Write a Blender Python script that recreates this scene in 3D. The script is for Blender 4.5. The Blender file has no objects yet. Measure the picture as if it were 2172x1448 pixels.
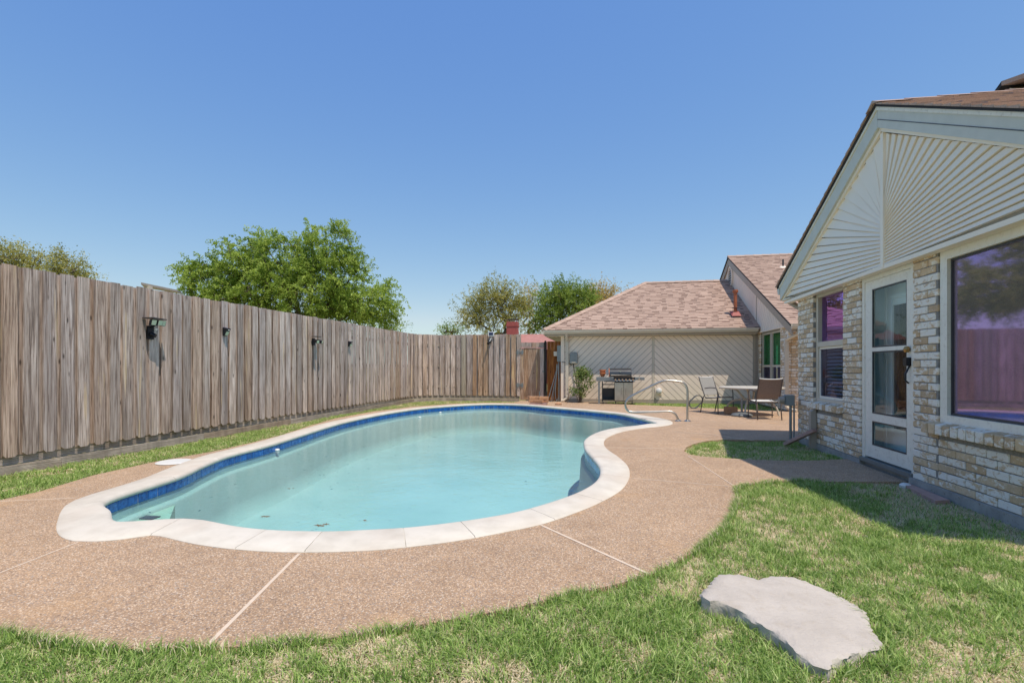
import bpy, bmesh, math, random
import numpy as np
from mathutils import Vector, Matrix
from mathutils.geometry import delaunay_2d_cdt

rnd = random.Random(7)
rng = np.random.default_rng(11)
sc = bpy.context.scene
col = sc.collection

# ------------------------------------------------------------------ camera, sky, sun, exposure
YAW = math.atan(0.184)
CT, ST = math.cos(YAW), math.sin(YAW)
cam_d = bpy.data.cameras.new('camera')
cam = bpy.data.objects.new('camera', cam_d)
col.objects.link(cam)
cam.location = (0, 0, 1.2)
cam.rotation_euler = (math.radians(90), 0, YAW)
cam_d.sensor_width = 36.0
cam_d.lens = 36.0 * 1080 / 2172
cam_d.shift_y = 54 / 2172
cam_d.clip_start = 0.05
cam_d.clip_end = 3000
sc.camera = cam

SUN = Vector((0.305, -0.27, 1.0)).normalized()          # towards the sun
world = bpy.data.worlds.new('World')
sc.world = world
world.use_nodes = True
wn = world.node_tree
bg = wn.nodes['Background']
sky = wn.nodes.new('ShaderNodeTexSky')
sky.sky_type = 'NISHITA'
sky.sun_disc = False
sky.sun_elevation = math.asin(SUN.z)
sky.sun_rotation = math.atan2(SUN.x, SUN.y)
sky.altitude = 0
sky.air_density = 1.0
sky.dust_density = 0.3
sky.ozone_density = 6.0
# one response curve for the whole sky: deeper blue overhead, softer towards the horizon
sep = wn.nodes.new('ShaderNodeSeparateColor'); com = wn.nodes.new('ShaderNodeCombineColor')
wn.links.new(sky.outputs[0], sep.inputs[0])
def wmath(op, a, b):
    n = wn.nodes.new('ShaderNodeMath'); n.operation = op
    for i, v in enumerate((a, b)):
        if isinstance(v, (int, float)): n.inputs[i].default_value = v
        else: wn.links.new(v, n.inputs[i])
    return n.outputs[0]
chan = [wmath('MULTIPLY', wmath('POWER', sep.outputs[i], g), k) for i, (g, k) in enumerate(((1.0, 0.80), (0.736, 1.03), (0.255, 2.36)))]
chan[0] = wmath('MINIMUM', chan[0], wmath('MULTIPLY', chan[1], 0.8))
for i in range(3): wn.links.new(chan[i], com.inputs[i])
wn.links.new(com.outputs[0], bg.inputs[0])
bg.inputs[1].default_value = 0.15

sun_d = bpy.data.lights.new('sun', 'SUN')
sun_d.energy = 3.0
sun_d.angle = math.radians(0.53)
sun_d.color = (1.0, 0.90, 0.76)
sun = bpy.data.objects.new('sun', sun_d)
col.objects.link(sun)
sun.rotation_euler = SUN.to_track_quat('Z', 'Y').to_euler()
sun.location = (5, -5, 20)

sc.view_settings.view_transform = 'Standard'
sc.view_settings.look = 'None'
sc.view_settings.exposure = 0.5
sc.view_settings.gamma = 1.0
sc.view_settings.use_curve_mapping = False
sc.cycles.max_bounces = 8
sc.cycles.transparent_max_bounces = 16
sc.cycles.caustics_reflective = False
sc.cycles.caustics_refractive = False

# ------------------------------------------------------------------ where a sight line meets a real plane
def ray(x, y):
    dx = (x - 1086) / 1080.0
    return dx * CT - ST, dx * ST + CT, (778 - y) / 1080.0
def G(x, y, z=0.0):
    a, b, d = ray(x, y); t = (z - 1.2) / d
    return (a * t, b * t)
def Pp(x, y, p):
    a, b, d = ray(x, y); t = p / a
    return (b * t, 1.2 + d * t)
def Qq(x, y, q):
    a, b, d = ray(x, y); t = q / b
    return (a * t, 1.2 + d * t)

# ------------------------------------------------------------------ node material helpers
class NT:
    def __init__(s, name):
        s.m = bpy.data.materials.new(name); s.m.use_nodes = True
        s.t = s.m.node_tree; s.n = s.t.nodes; s.l = s.t.links
        s.b = s.n['Principled BSDF']; s.out = s.n['Material Output']
    def node(s, typ, ins=None, **kw):
        n = s.n.new(typ)
        for k, v in kw.items(): setattr(n, k, v)
        for k, v in (ins or {}).items():
            if isinstance(v, bpy.types.NodeSocket): s.l.new(v, n.inputs[k])
            else: n.inputs[k].default_value = v
        return n
    def coord(s, kind='Object', scale=(1, 1, 1), off=None, rot=(0, 0, 0)):
        tc = s.node('ShaderNodeTexCoord')
        src = tc.outputs[kind]
        if off is not None:
            a = s.node('ShaderNodeVectorMath', {0: src, 1: off}, operation='ADD'); src = a.outputs[0]
        mp = s.node('ShaderNodeMapping', {'Vector': src, 'Scale': scale, 'Rotation': rot})
        return mp.outputs[0]
    def world(s, scale=(1, 1, 1)):
        g = s.node('ShaderNodeNewGeometry')
        mp = s.node('ShaderNodeMapping', {'Vector': g.outputs['Position'], 'Scale': scale})
        return mp.outputs[0]
    def rand(s):
        return s.node('ShaderNodeObjectInfo').outputs['Random']
    def randvec(s, k=37.0):
        r = s.rand()
        m = s.node('ShaderNodeMath', {0: r, 1: k}, operation='MULTIPLY').outputs[0]
        m2 = s.node('ShaderNodeMath', {0: r, 1: k * 2.3}, operation='MULTIPLY').outputs[0]
        return s.node('ShaderNodeCombineXYZ', {0: m, 1: m2, 2: m}).outputs[0]
    def noise(s, vec, scale=5.0, detail=4.0, rough=0.55, dist=0.0):
        return s.node('ShaderNodeTexNoise', {'Vector': vec, 'Scale': scale, 'Detail': detail, 'Roughness': rough, 'Distortion': dist}).outputs['Fac']
    def voro(s, vec, scale=5.0, out='Distance', feature='F1', rnd_=1.0):
        return s.node('ShaderNodeTexVoronoi', {'Vector': vec, 'Scale': scale, 'Randomness': rnd_}, feature=feature).outputs[out]
    def ramp(s, fac, stops, interp='LINEAR'):
        r = s.node('ShaderNodeValToRGB', {'Fac': fac})
        cr = r.color_ramp; cr.interpolation = interp
        while len(cr.elements) > 1: cr.elements.remove(cr.elements[-1])
        for i, (p, c) in enumerate(stops):
            e = cr.elements[0] if i == 0 else cr.elements.new(p)
            e.position = p
            if not hasattr(c, '__len__'): c = (c, c, c)
            e.color = (*c[:3], 1)
        return r.outputs['Color']
    def mix(s, fac, a, b, mode='MIX'):
        n = s.node('ShaderNodeMix', data_type='RGBA', blend_type=mode)
        for sock, v in ((n.inputs[0], fac), (n.inputs[6], a), (n.inputs[7], b)):
            if isinstance(v, bpy.types.NodeSocket): s.l.new(v, sock)
            elif hasattr(v, '__len__'): sock.default_value = (*v[:3], 1)
            else: sock.default_value = v
        return n.outputs[2]
    def math(s, op, a, b=0.0):
        n = s.node('ShaderNodeMath', operation=op)
        for i, v in enumerate((a, b)):
            if isinstance(v, bpy.types.NodeSocket): s.l.new(v, n.inputs[i])
            else: n.inputs[i].default_value = v
        return n.outputs[0]
    def bump(s, h, strength=0.3, dist=0.01):
        n = s.node('ShaderNodeBump', {'Height': h, 'Strength': strength, 'Distance': dist})
        s.l.new(n.outputs[0], s.b.inputs['Normal'])
    def set(s, color=None, rough=None, metal=None, spec=None):
        for k, v in (('Base Color', color), ('Roughness', rough), ('Metallic', metal), ('Specular IOR Level', spec)):
            if v is None: continue
            if isinstance(v, bpy.types.NodeSocket): s.l.new(v, s.b.inputs[k])
            elif hasattr(v, '__len__'): s.b.inputs[k].default_value = (*v[:3], 1)
            else: s.b.inputs[k].default_value = v
        return s.m

M = {}
def plain(name, c, rough=0.6, metal=0.0, var=0.12, scale=6.0, spec=0.4, bump=0.0, dirt=None):
    t = NT(name)
    v = t.coord('Object')
    n = t.noise(v, scale, 5)
    lo = [x * (1 - var) for x in c]; hi = [min(1, x * (1 + var)) for x in c]
    cc = t.ramp(n, [(0.3, lo), (0.7, hi)])
    if dirt:
        n2 = t.noise(v, scale * 4, 6, 0.7)
        cc = t.mix(t.ramp(n2, [(0.52, 0), (0.72, 1)]), cc, dirt)
    t.set(cc, rough, metal, spec)
    if bump: t.bump(t.noise(v, scale * 10, 4), bump, 0.003)
    M[name] = t.m
    return t.m

def wood_mat(name, dark, mid, light, gold=None, knots=True, flat=False):
    t = NT(name)
    off = t.randvec(53.0)
    v = t.coord('Object', (1, 1, 1), off)
    # stretched fine grain running up the board
    g1 = t.noise(t.coord('Object', (60, 60, 2.2) if not flat else (2.2, 2.2, 70), off), 1.0, 6, 0.65)
    g2 = t.noise(t.coord('Object', (22, 22, 0.9) if not flat else (.9, .9, 25), off), 1.0, 4, 0.6, 0.6)
    wv = t.node('ShaderNodeTexWave', {'Vector': t.coord('Object', (17, 17, 0.8) if not flat else (.7, .7, 12), off), 'Scale': 1.6, 'Distortion': 7.0, 'Detail': 2.5, 'Detail Scale': 0.9}, wave_type='BANDS', bands_direction='Z' if flat else 'X').outputs['Fac']
    c = t.ramp(g1, [(0.36, dark), (0.5, mid), (0.63, light)])
    c = t.mix(t.math('MULTIPLY', t.ramp(wv, [(0.0, 1), (0.4, 0)]), 0.72), c, dark)
    c = t.mix(t.math('MULTIPLY', t.ramp(g2, [(0.55, 0), (0.8, 1)]), 0.75), c, light)
    # weathered patches along the length
    g3 = t.noise(t.coord('Object', (6, 6, 1.0), off), 1.0, 3, 0.5)
    c = t.mix(t.math('MULTIPLY', t.ramp(g3, [(0.40, 0), (0.62, 1)]), 0.45), c, [x * 0.48 for x in mid])
    g4 = t.noise(t.coord('Object', (9, 9, .45), off), 1.0, 4, 0.6)
    c = t.mix(t.math('MULTIPLY', t.ramp(g4, [(0.52, 0), (0.70, 1)]), 0.5), c, [x * 0.75 for x in dark])
    r = t.rand()
    tone = t.ramp(r, [(0.0, (0.72, 0.70, 0.71)), (0.25, (1.0, 0.97, 0.96)), (0.45, (1.14, 1.12, 1.13)), (0.62, (0.88, 0.76, 0.66)), (0.8, (0.88, 0.88, 0.93)), (1.0, (1.22, 1.18, 1.15))])
    c = t.mix(1.0, c, tone, 'MULTIPLY')
    if gold:
        gn = t.noise(t.coord('Object', (14, 14, 0.8), off), 1.0, 2, 0.5)
        c = t.mix(t.math('MULTIPLY', t.ramp(gn, [(0.65, 0), (0.72, 1)]), 0.45), c, gold)
    if knots:
        kv = t.voro(t.coord('Object', (7.5, 0.01, 2.6), off), 1.0)
        c = t.mix(t.math('MULTIPLY', t.ramp(kv, [(0.04, 1), (0.13, 0)]), 0.85), c, [x * 0.28 for x in dark])
    t.set(c, 0.85, 0, 0.2)
    t.bump(t.math('ADD', g1, t.math('MULTIPLY', wv, 0.5)), 0.55, 0.006)
    M[name] = t.m
    return t.m

wood_mat('wood_fence', (0.19, 0.145, 0.122), (0.64, 0.525, 0.455), (0.90, 0.80, 0.73), gold=(0.80, 0.60, 0.34))
wood_mat('wood_pale', (0.30, 0.25, 0.19), (0.42, 0.37, 0.29), (0.52, 0.47, 0.38), knots=False)
wood_mat('wood_warm', (0.234, 0.134, 0.0729), (0.549, 0.375, 0.257), (0.842, 0.656, 0.486), gold=(0.92, 0.656, 0.292))
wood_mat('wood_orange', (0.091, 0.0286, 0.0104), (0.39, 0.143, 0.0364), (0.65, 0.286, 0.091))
wood_mat('wood_kick', (0.308, 0.252, 0.203), (0.488, 0.415, 0.342), (0.65, 0.569, 0.488), knots=False, flat=True)
wood_mat('wood_dark', (0.018, 0.015, 0.014), (0.04, 0.034, 0.032), (0.075, 0.065, 0.06), knots=False)

# brick: tan clay with white lime wash rubbed over it
def brick_mat(name, bright=1.0):
    t = NT(name)
    off = t.randvec(91.0)
    v = t.coord('Object', (1, 1, 1), off)
    r = t.rand()
    clay = t.ramp(r, [(0.0, (0.58, 0.39, 0.22)), (0.35, (0.68, 0.49, 0.29)), (0.7, (0.76, 0.57, 0.37)), (1.0, (0.52, 0.36, 0.22))])
    n = t.noise(v, 22, 6, 0.7)
    clay = t.mix(0.35, clay, t.ramp(n, [(0.3, (0.336, 0.217, 0.119)), (0.7, (0.812, 0.644, 0.434))]))
    w = t.noise(t.coord('Object', (1, 1, 1.8), off), 12, 6, 0.68, 0.5)
    rr = t.math('FRACT', t.math('MULTIPLY', r, 7.31))
    wf = t.math('ADD', w, t.math('MULTIPLY', t.math('SUBTRACT', rr, 0.5), 0.24))
    c = t.mix(t.ramp(wf, [(0.46, 0), (0.56, 0.92)]), clay, (0.88, 0.83, 0.74))
    d = t.noise(v, 40, 4, 0.7)
    c = t.mix(t.ramp(d, [(0.62, 0), (0.8, 0.6)]), c, (0.22, 0.19, 0.15))
    t.set(c, 0.9, 0, 0.2)
    t.bump(t.math('ADD', n, w), 0.6, 0.006)
    M[name] = t.m
brick_mat('brick')

def deck_mat():
    t = NT('aggregate')
    v = t.world()
    cellc = t.voro(v, 125, 'Color')
    dist = t.voro(v, 125, 'Distance')
    sep = t.node('ShaderNodeSeparateColor', {'Color': cellc})
    c = t.ramp(sep.outputs[0], [(0.0, (0.20, 0.135, 0.095)), (0.10, (0.36, 0.245, 0.16)), (0.2, (0.46, 0.295, 0.17)), (0.45, (0.57, 0.375, 0.225)), (0.75, (0.68, 0.47, 0.30)), (0.9, (0.86, 0.69, 0.52)), (0.96, (0.46, 0.42, 0.38)), (1.0, (0.16, 0.13, 0.12))])
    c = t.mix(t.ramp(dist, [(0.30, 0), (0.62, 0.75)]), c, (0.33, 0.235, 0.17))
    big = t.noise(v, 0.7, 5, 0.6)
    c = t.mix(1.0, c, t.ramp(big, [(0.25, (0.86, 0.85, 0.84)), (0.5, (1.0, 1.0, 1.0)), (0.75, (1.10, 1.08, 1.05))]), 'MULTIPLY')
    big2 = t.noise(v, 5.0, 4, 0.6)
    c = t.mix(1.0, c, t.ramp(big2, [(0.3, (0.92, 0.90, 0.88)), (0.7, (1.06, 1.06, 1.06))]), 'MULTIPLY')
    st = t.noise(v, 1.6, 3, 0.5)
    c = t.mix(t.math('MULTIPLY', t.ramp(st, [(0.6, 0), (0.75, 1)]), 0.35), c, (0.60, 0.36, 0.17))
    t.set(c, 0.85, 0, 0.25)
    t.bump(t.math('SUBTRACT', 1.0, dist), 0.75, 0.006)
    M['aggregate'] = t.m
deck_mat()

def coping_mat():
    t = NT('coping')
    v = t.world()
    n = t.noise(v, 5, 6, 0.6); f = t.noise(v, 120, 3, 0.6); s_ = t.noise(v, 1.4, 3, 0.5)
    c = t.ramp(n, [(0.25, (0.55, 0.501, 0.428)), (0.6, (0.666, 0.614, 0.535))])
    c = t.mix(t.math('MULTIPLY', t.ramp(s_, [(0.48, 0), (0.66, 1)]), 0.42), c, (0.56, 0.46, 0.37))
    c = t.mix(t.ramp(f, [(0.60, 0), (0.75, 0.4)]), c, (0.55, 0.50, 0.44))
    c = t.mix(1.0, c, t.ramp(t.rand(), [(0, (0.95, 0.94, 0.93)), (1, (1.03, 1.03, 1.03))]), 'MULTIPLY')
    t.set(c, 0.75, 0, 0.3)
    t.bump(t.math('ADD', f, n), 0.35, 0.004)
    M['coping'] = t.m
coping_mat()

def tile_mat():
    t = NT('tile')
    off = t.randvec(20)
    v = t.coord('Object', (1, 1, 1), off)
    n = t.noise(v, 30, 4, 0.6)
    c = t.ramp(n, [(0.3, (0.006, 0.055, 0.22)), (0.55, (0.012, 0.12, 0.42)), (0.8, (0.05, 0.22, 0.55))])
    c = t.mix(1.0, c, t.ramp(t.rand(), [(0, (0.7, 0.75, 0.8)), (1, (1.35, 1.25, 1.2))]), 'MULTIPLY')
    t.set(c, 0.15, 0, 0.5)
    M['tile'] = t.m
    t = NT('grout')
    v = t.world()
    t.set(t.ramp(t.noise(v, 12, 5), [(0.3, (0.45, 0.48, 0.47)), (0.7, (0.62, 0.62, 0.58))]), 0.9)
    M['grout'] = t.m
tile_mat()

def plaster_mat():
    t = NT('plaster')
    v = t.world()
    n = t.noise(v, 0.9, 5, 0.6); n2 = t.noise(v, 6, 5, 0.65)
    c = t.ramp(n, [(0.3, (0.60, 0.54, 0.55)), (0.7, (0.72, 0.62, 0.63))])
    c = t.mix(t.math('MULTIPLY', t.ramp(n2, [(0.55, 0), (0.75, 1)]), 0.35), c, (0.58, 0.58, 0.52))
    t.set(c, 0.8)
    M['plaster'] = t.m
    t = NT('pool_step')
    v = t.world()
    t.set(t.ramp(t.noise(v, 4, 5), [(0.3, (0.55, 0.50, 0.42)), (0.7, (0.68, 0.65, 0.56))]), 0.85)
    M['pool_step'] = t.m
plaster_mat()

def water_mat():
    t = NT('pool_water')
    v = t.world()
    tr = t.node('ShaderNodeBsdfTransparent', {'Color': (0.62, 0.94, 0.935, 1)})
    gl = t.node('ShaderNodeBsdfGlossy', {'Color': (1, 1, 1, 1), 'Roughness': 0.02})
    n1 = t.noise(v, 6.0, 3, 0.55); n2 = t.noise(v, 24.0, 2, 0.5)
    h = t.math('ADD', n1, t.math('MULTIPLY', n2, 0.25))
    bp = t.node('ShaderNodeBump', {'Height': h, 'Strength': 0.35, 'Distance': 0.014})
    t.l.new(bp.outputs[0], gl.inputs['Normal'])
    fr = t.node('ShaderNodeFresnel', {'IOR': 1.18, 'Normal': bp.outputs[0]})
    mx = t.node('ShaderNodeMixShader', {0: fr.outputs[0], 1: tr.outputs[0], 2: gl.outputs[0]})
    t.l.new(mx.outputs[0], t.out.inputs['Surface'])
    M['water'] = t.m
water_mat()

def glass_mat(name, tint, refl, fac, rough=0.01, speck=False):
    t = NT(name)
    t.n.remove(t.b)
    tr = t.node('ShaderNodeBsdfTransparent', {'Color': (*tint, 1)})
    gl = t.node('ShaderNodeBsdfGlossy', {'Color': (*refl, 1), 'Roughness': rough})
    v = t.world()
    h = t.noise(v, 1.7, 2)
    bp = t.node('ShaderNodeBump', {'Height': h, 'Strength': 0.08, 'Distance': 0.02})
    t.l.new(bp.outputs[0], gl.inputs['Normal'])
    fr = t.node('ShaderNodeFresnel', {'IOR': 1.45})
    f = t.math('ADD', fr.outputs[0], fac)
    gb = t.node('ShaderNodeNewGeometry').outputs['Backfacing']
    f = t.math('MULTIPLY', f, t.math('SUBTRACT', 1.0, gb))
    mx = t.node('ShaderNodeMixShader', {0: t.math('MINIMUM', f, 1.0), 1: tr.outputs[0], 2: gl.outputs[0]})
    t.l.new(mx.outputs[0], t.out.inputs['Surface'])
    M[name] = t.m
glass_mat('glass_clear', (0.92, 0.97, 0.98), (0.9, 1, 1), 0.0)
glass_mat('glass_tint', (0.72, 0.66, 0.80), (0.62, 0.36, 1.0), 0.38)
glass_mat('glass_lower', (0.66, 0.70, 0.78), (0.55, 0.50, 0.75), 0.06)
glass_mat('glass_green', (0.25, 0.75, 0.50), (0.5, 0.9, 0.7), 0.03)

def screen_glass():
    t = NT('glass_screen')
    t.n.remove(t.b)
    v = t.world()
    df = t.node('ShaderNodeBsdfDiffuse', {'Color': (0.05, 0.045, 0.05, 1)})
    weave = t.noise(v, 260, 2, 0.7)
    t.l.new(t.ramp(weave, [(0.3, (0.12, 0.105, 0.095)), (0.75, (0.27, 0.245, 0.225))]), df.inputs['Color'])
    gl = t.node('ShaderNodeBsdfGlossy', {'Color': (0.70, 0.44, 1.0, 1), 'Roughness': 0.035})
    mx = t.node('ShaderNodeMixShader', {0: 0.38, 1: df.outputs[0], 2: gl.outputs[0]})
    t.l.new(mx.outputs[0], t.out.inputs['Surface'])
    M['glass_screen'] = t.m
screen_glass()

def shingle_mat():
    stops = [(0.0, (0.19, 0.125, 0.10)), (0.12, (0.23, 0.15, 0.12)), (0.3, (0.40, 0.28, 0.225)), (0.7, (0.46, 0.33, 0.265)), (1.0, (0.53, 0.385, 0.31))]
    for name, src in (('shingle', 'obj'), ('shingle_tab_shade', 'dark'), ('shingle_stuff', 'attr')):
        t = NT(name)
        if src == 'attr': f = t.node('ShaderNodeAttribute', attribute_name='tone').outputs['Fac']
        elif src == 'obj': f = t.math('ADD', t.math('MULTIPLY', t.rand(), 0.5), 0.5)
        else: f = t.math('MULTIPLY', t.rand(), 0.1)  # low tabs: shade of the raised tabs painted in as dark tone
        g = t.noise(t.world(), 90, 3, 0.7)
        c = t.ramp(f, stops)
        c = t.mix(1.0, c, t.ramp(g, [(0.3, (0.8, 0.8, 0.8)), (0.7, (1.15, 1.15, 1.15))]), 'MULTIPLY')
        t.set(c, 0.95, 0, 0.1)
        M[name] = t.m
shingle_mat()

def ground_mat():
    t = NT('soil')
    v = t.world()
    n = t.noise(v, 2.2, 6, 0.65); f = t.noise(v, 55, 5, 0.75)
    c = t.ramp(n, [(0.3, (0.15, 0.158, 0.0525)), (0.55, (0.255, 0.225, 0.0975)), (0.75, (0.42, 0.323, 0.18))])
    c = t.mix(0.6, c, t.ramp(f, [(0.3, (0.0911, 0.101, 0.0365)), (0.5, (0.324, 0.284, 0.132)), (0.75, (0.851, 0.668, 0.405))]))
    t.set(c, 0.95, 0, 0.1)
    t.bump(f, 1.0, 0.02)
    M['soil'] = t.m
ground_mat()

def foliage_mat(name, stops, trans=0.35):
    t = NT(name)
    a = t.node('ShaderNodeAttribute', attribute_name='tone').outputs['Fac']
    c = t.ramp(a, stops)
    t.set(c, 0.6, 0, 0.25)
    tl = t.node('ShaderNodeBsdfTranslucent')
    t.l.new(c, tl.inputs['Color'])
    mx = t.node('ShaderNodeMixShader', {0: trans, 1: t.b.outputs[0], 2: tl.outputs[0]})
    t.l.new(mx.outputs[0], t.out.inputs['Surface'])
    M[name] = t.m
foliage_mat('grass', [(0.0, (0.08, 0.15, 0.03)), (0.25, (0.20, 0.33, 0.065)), (0.5, (0.40, 0.55, 0.15)), (0.64, (0.62, 0.70, 0.30)), (0.76, (0.70, 0.60, 0.38)), (1.0, (0.95, 0.82, 0.62))], 0.35)
foliage_mat('leaf_green', [(0, (0.11, 0.183, 0.0244)), (0.45, (0.329, 0.451, 0.0732)), (1, (0.61, 0.708, 0.195))], 0.5)
foliage_mat('leaf_olive', [(0, (0.168, 0.18, 0.036)), (0.5, (0.408, 0.396, 0.108)), (1, (0.672, 0.6, 0.216))], 0.45)
foliage_mat('leaf_brown', [(0, (0.313, 0.244, 0.0756)), (0.5, (0.6, 0.449, 0.161)), (1, (0.92, 0.73, 0.302))])
foliage_mat('leaf_deep', [(0, (0.078, 0.143, 0.026)), (0.45, (0.247, 0.351, 0.0585)), (1, (0.468, 0.559, 0.13))], 0.45)
foliage_mat('leaf_rose', [(0, (0.0653, 0.121, 0.027)), (0.5, (0.196, 0.284, 0.072)), (1, (0.478, 0.486, 0.216))])

plain('siding', (0.92, 0.82, 0.68), 0.45, var=0.02, scale=2)
plain('siding_far', (0.88, 0.75, 0.62), 0.6, var=0.03, scale=2)
plain('trim_cream', (0.82, 0.77, 0.65), 0.45, var=0.05, dirt=(0.6, 0.54, 0.43))
plain('trim_grey', (0.60, 0.60, 0.53), 0.5, var=0.05)
plain('trim_taupe', (0.396, 0.342, 0.282), 0.5, var=0.05)
plain('trim_tan', (0.624, 0.552, 0.444), 0.45, var=0.04)
plain('frame_cream', (0.84, 0.80, 0.70), 0.4, var=0.04, dirt=(0.68, 0.62, 0.52))
plain('white_door', (0.74, 0.76, 0.76), 0.4, var=0.02)
plain('white_plastic', (0.72, 0.72, 0.70), 0.4, var=0.03)
plain('mortar', (0.27, 0.255, 0.235), 0.95, var=0.25, scale=30, bump=0.5)
plain('concrete', (0.36, 0.345, 0.32), 0.9, var=0.2, scale=8, bump=0.4, dirt=(0.2, 0.18, 0.15))
plain('dark_edge', (0.03, 0.03, 0.035), 0.8)
plain('black_metal', (0.02, 0.022, 0.028), 0.35, metal=0.3, var=0.3)
plain('dark_grey', (0.05, 0.05, 0.055), 0.4, var=0.2)
plain('grey_metal', (0.22, 0.24, 0.245), 0.45, metal=0.4, var=0.1)
plain('grey_box', (0.25, 0.275, 0.27), 0.5, var=0.12)
plain('steel', (0.50, 0.47, 0.42), 0.36, metal=1.0, var=0.08)
plain('steel_brushed', (0.42, 0.40, 0.36), 0.32, metal=1.0, var=0.1)
plain('charcoal_lid', (0.10, 0.10, 0.10), 0.28, metal=0.7, var=0.15)
plain('terracotta', (0.50, 0.17, 0.07), 0.8, var=0.15, scale=20)
plain('copper', (0.42, 0.13, 0.06), 0.5, metal=0.2, var=0.25, scale=15)
plain('red_roof', (0.40, 0.19, 0.165), 0.9, var=0.15, scale=3)
plain('red_paint', (0.34, 0.085, 0.075), 0.6, var=0.08)
plain('pink_board', (0.45, 0.29, 0.25), 0.8, var=0.12, scale=12)
plain('orange_brick', (0.46, 0.25, 0.14), 0.9, var=0.2, scale=25, bump=0.5)
plain('sling_grey', (0.31, 0.30, 0.28), 0.8, var=0.06, scale=40)
plain('sling_brown', (0.24, 0.19, 0.165), 0.8, var=0.15, scale=60)
plain('sling_light', (0.66, 0.66, 0.64), 0.7, var=0.05)
plain('chair_frame', (0.11, 0.10, 0.10), 0.4, metal=0.3)
plain('table_top', (0.60, 0.56, 0.48), 0.35, var=0.05)
plain('table_leg', (0.52, 0.48, 0.40), 0.4, var=0.06)
plain('bark', (0.12, 0.095, 0.075), 0.95, var=0.3, scale=10)
plain('bark_pale', (0.22, 0.19, 0.16), 0.95, var=0.3, scale=10)
plain('blind', (0.72, 0.73, 0.70), 0.5, var=0.03)
plain('blind_green', (0.10, 0.42, 0.28), 0.5, var=0.05)
plain('dark_room', (0.03, 0.035, 0.045), 0.9)
plain('room_wall', (0.35, 0.45, 0.47), 0.8)
plain('navy', (0.02, 0.03, 0.09), 0.3)
plain('led_panel', (0.55, 0.62, 0.45), 0.3, var=0.03)
plain('brass', (0.42, 0.26, 0.10), 0.35, metal=0.8)
plain('joint', (0.66, 0.53, 0.41), 0.8, var=0.08, scale=20)
plain('coping_joint', (0.62, 0.58, 0.51), 0.8, var=0.08, scale=20)
plain('dark_mortar', (0.10, 0.09, 0.08), 0.95, var=0.3, scale=30)
plain('dead_leaf', (0.16, 0.10, 0.05), 0.8, var=0.4, scale=60)
plain('blue_leaf', (0.03, 0.09, 0.11), 0.8, var=0.3)
plain('hose', (0.10, 0.11, 0.11), 0.5)

def rock_mat():
    t = NT('rock')
    v = t.world()
    n = t.noise(v, 3.5, 7, 0.65); f = t.noise(v, 70, 4, 0.7); m = t.noise(v, 12, 5, 0.6)
    c = t.ramp(n, [(0.25, (0.43, 0.38, 0.33)), (0.55, (0.53, 0.475, 0.42)), (0.8, (0.60, 0.54, 0.475))])
    c = t.mix(t.math('MULTIPLY', t.ramp(m, [(0.55, 0), (0.72, 1)]), 0.35), c, (0.40, 0.33, 0.25))
    c = t.mix(t.ramp(f, [(0.62, 0), (0.75, 0.5)]), c, (0.30, 0.28, 0.26))
    t.set(c, 0.9, 0, 0.2)
    t.bump(t.math('ADD', m, t.math('MULTIPLY', f, 0.5)), 0.8, 0.012)
    M['rock'] = t.m
rock_mat()

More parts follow.
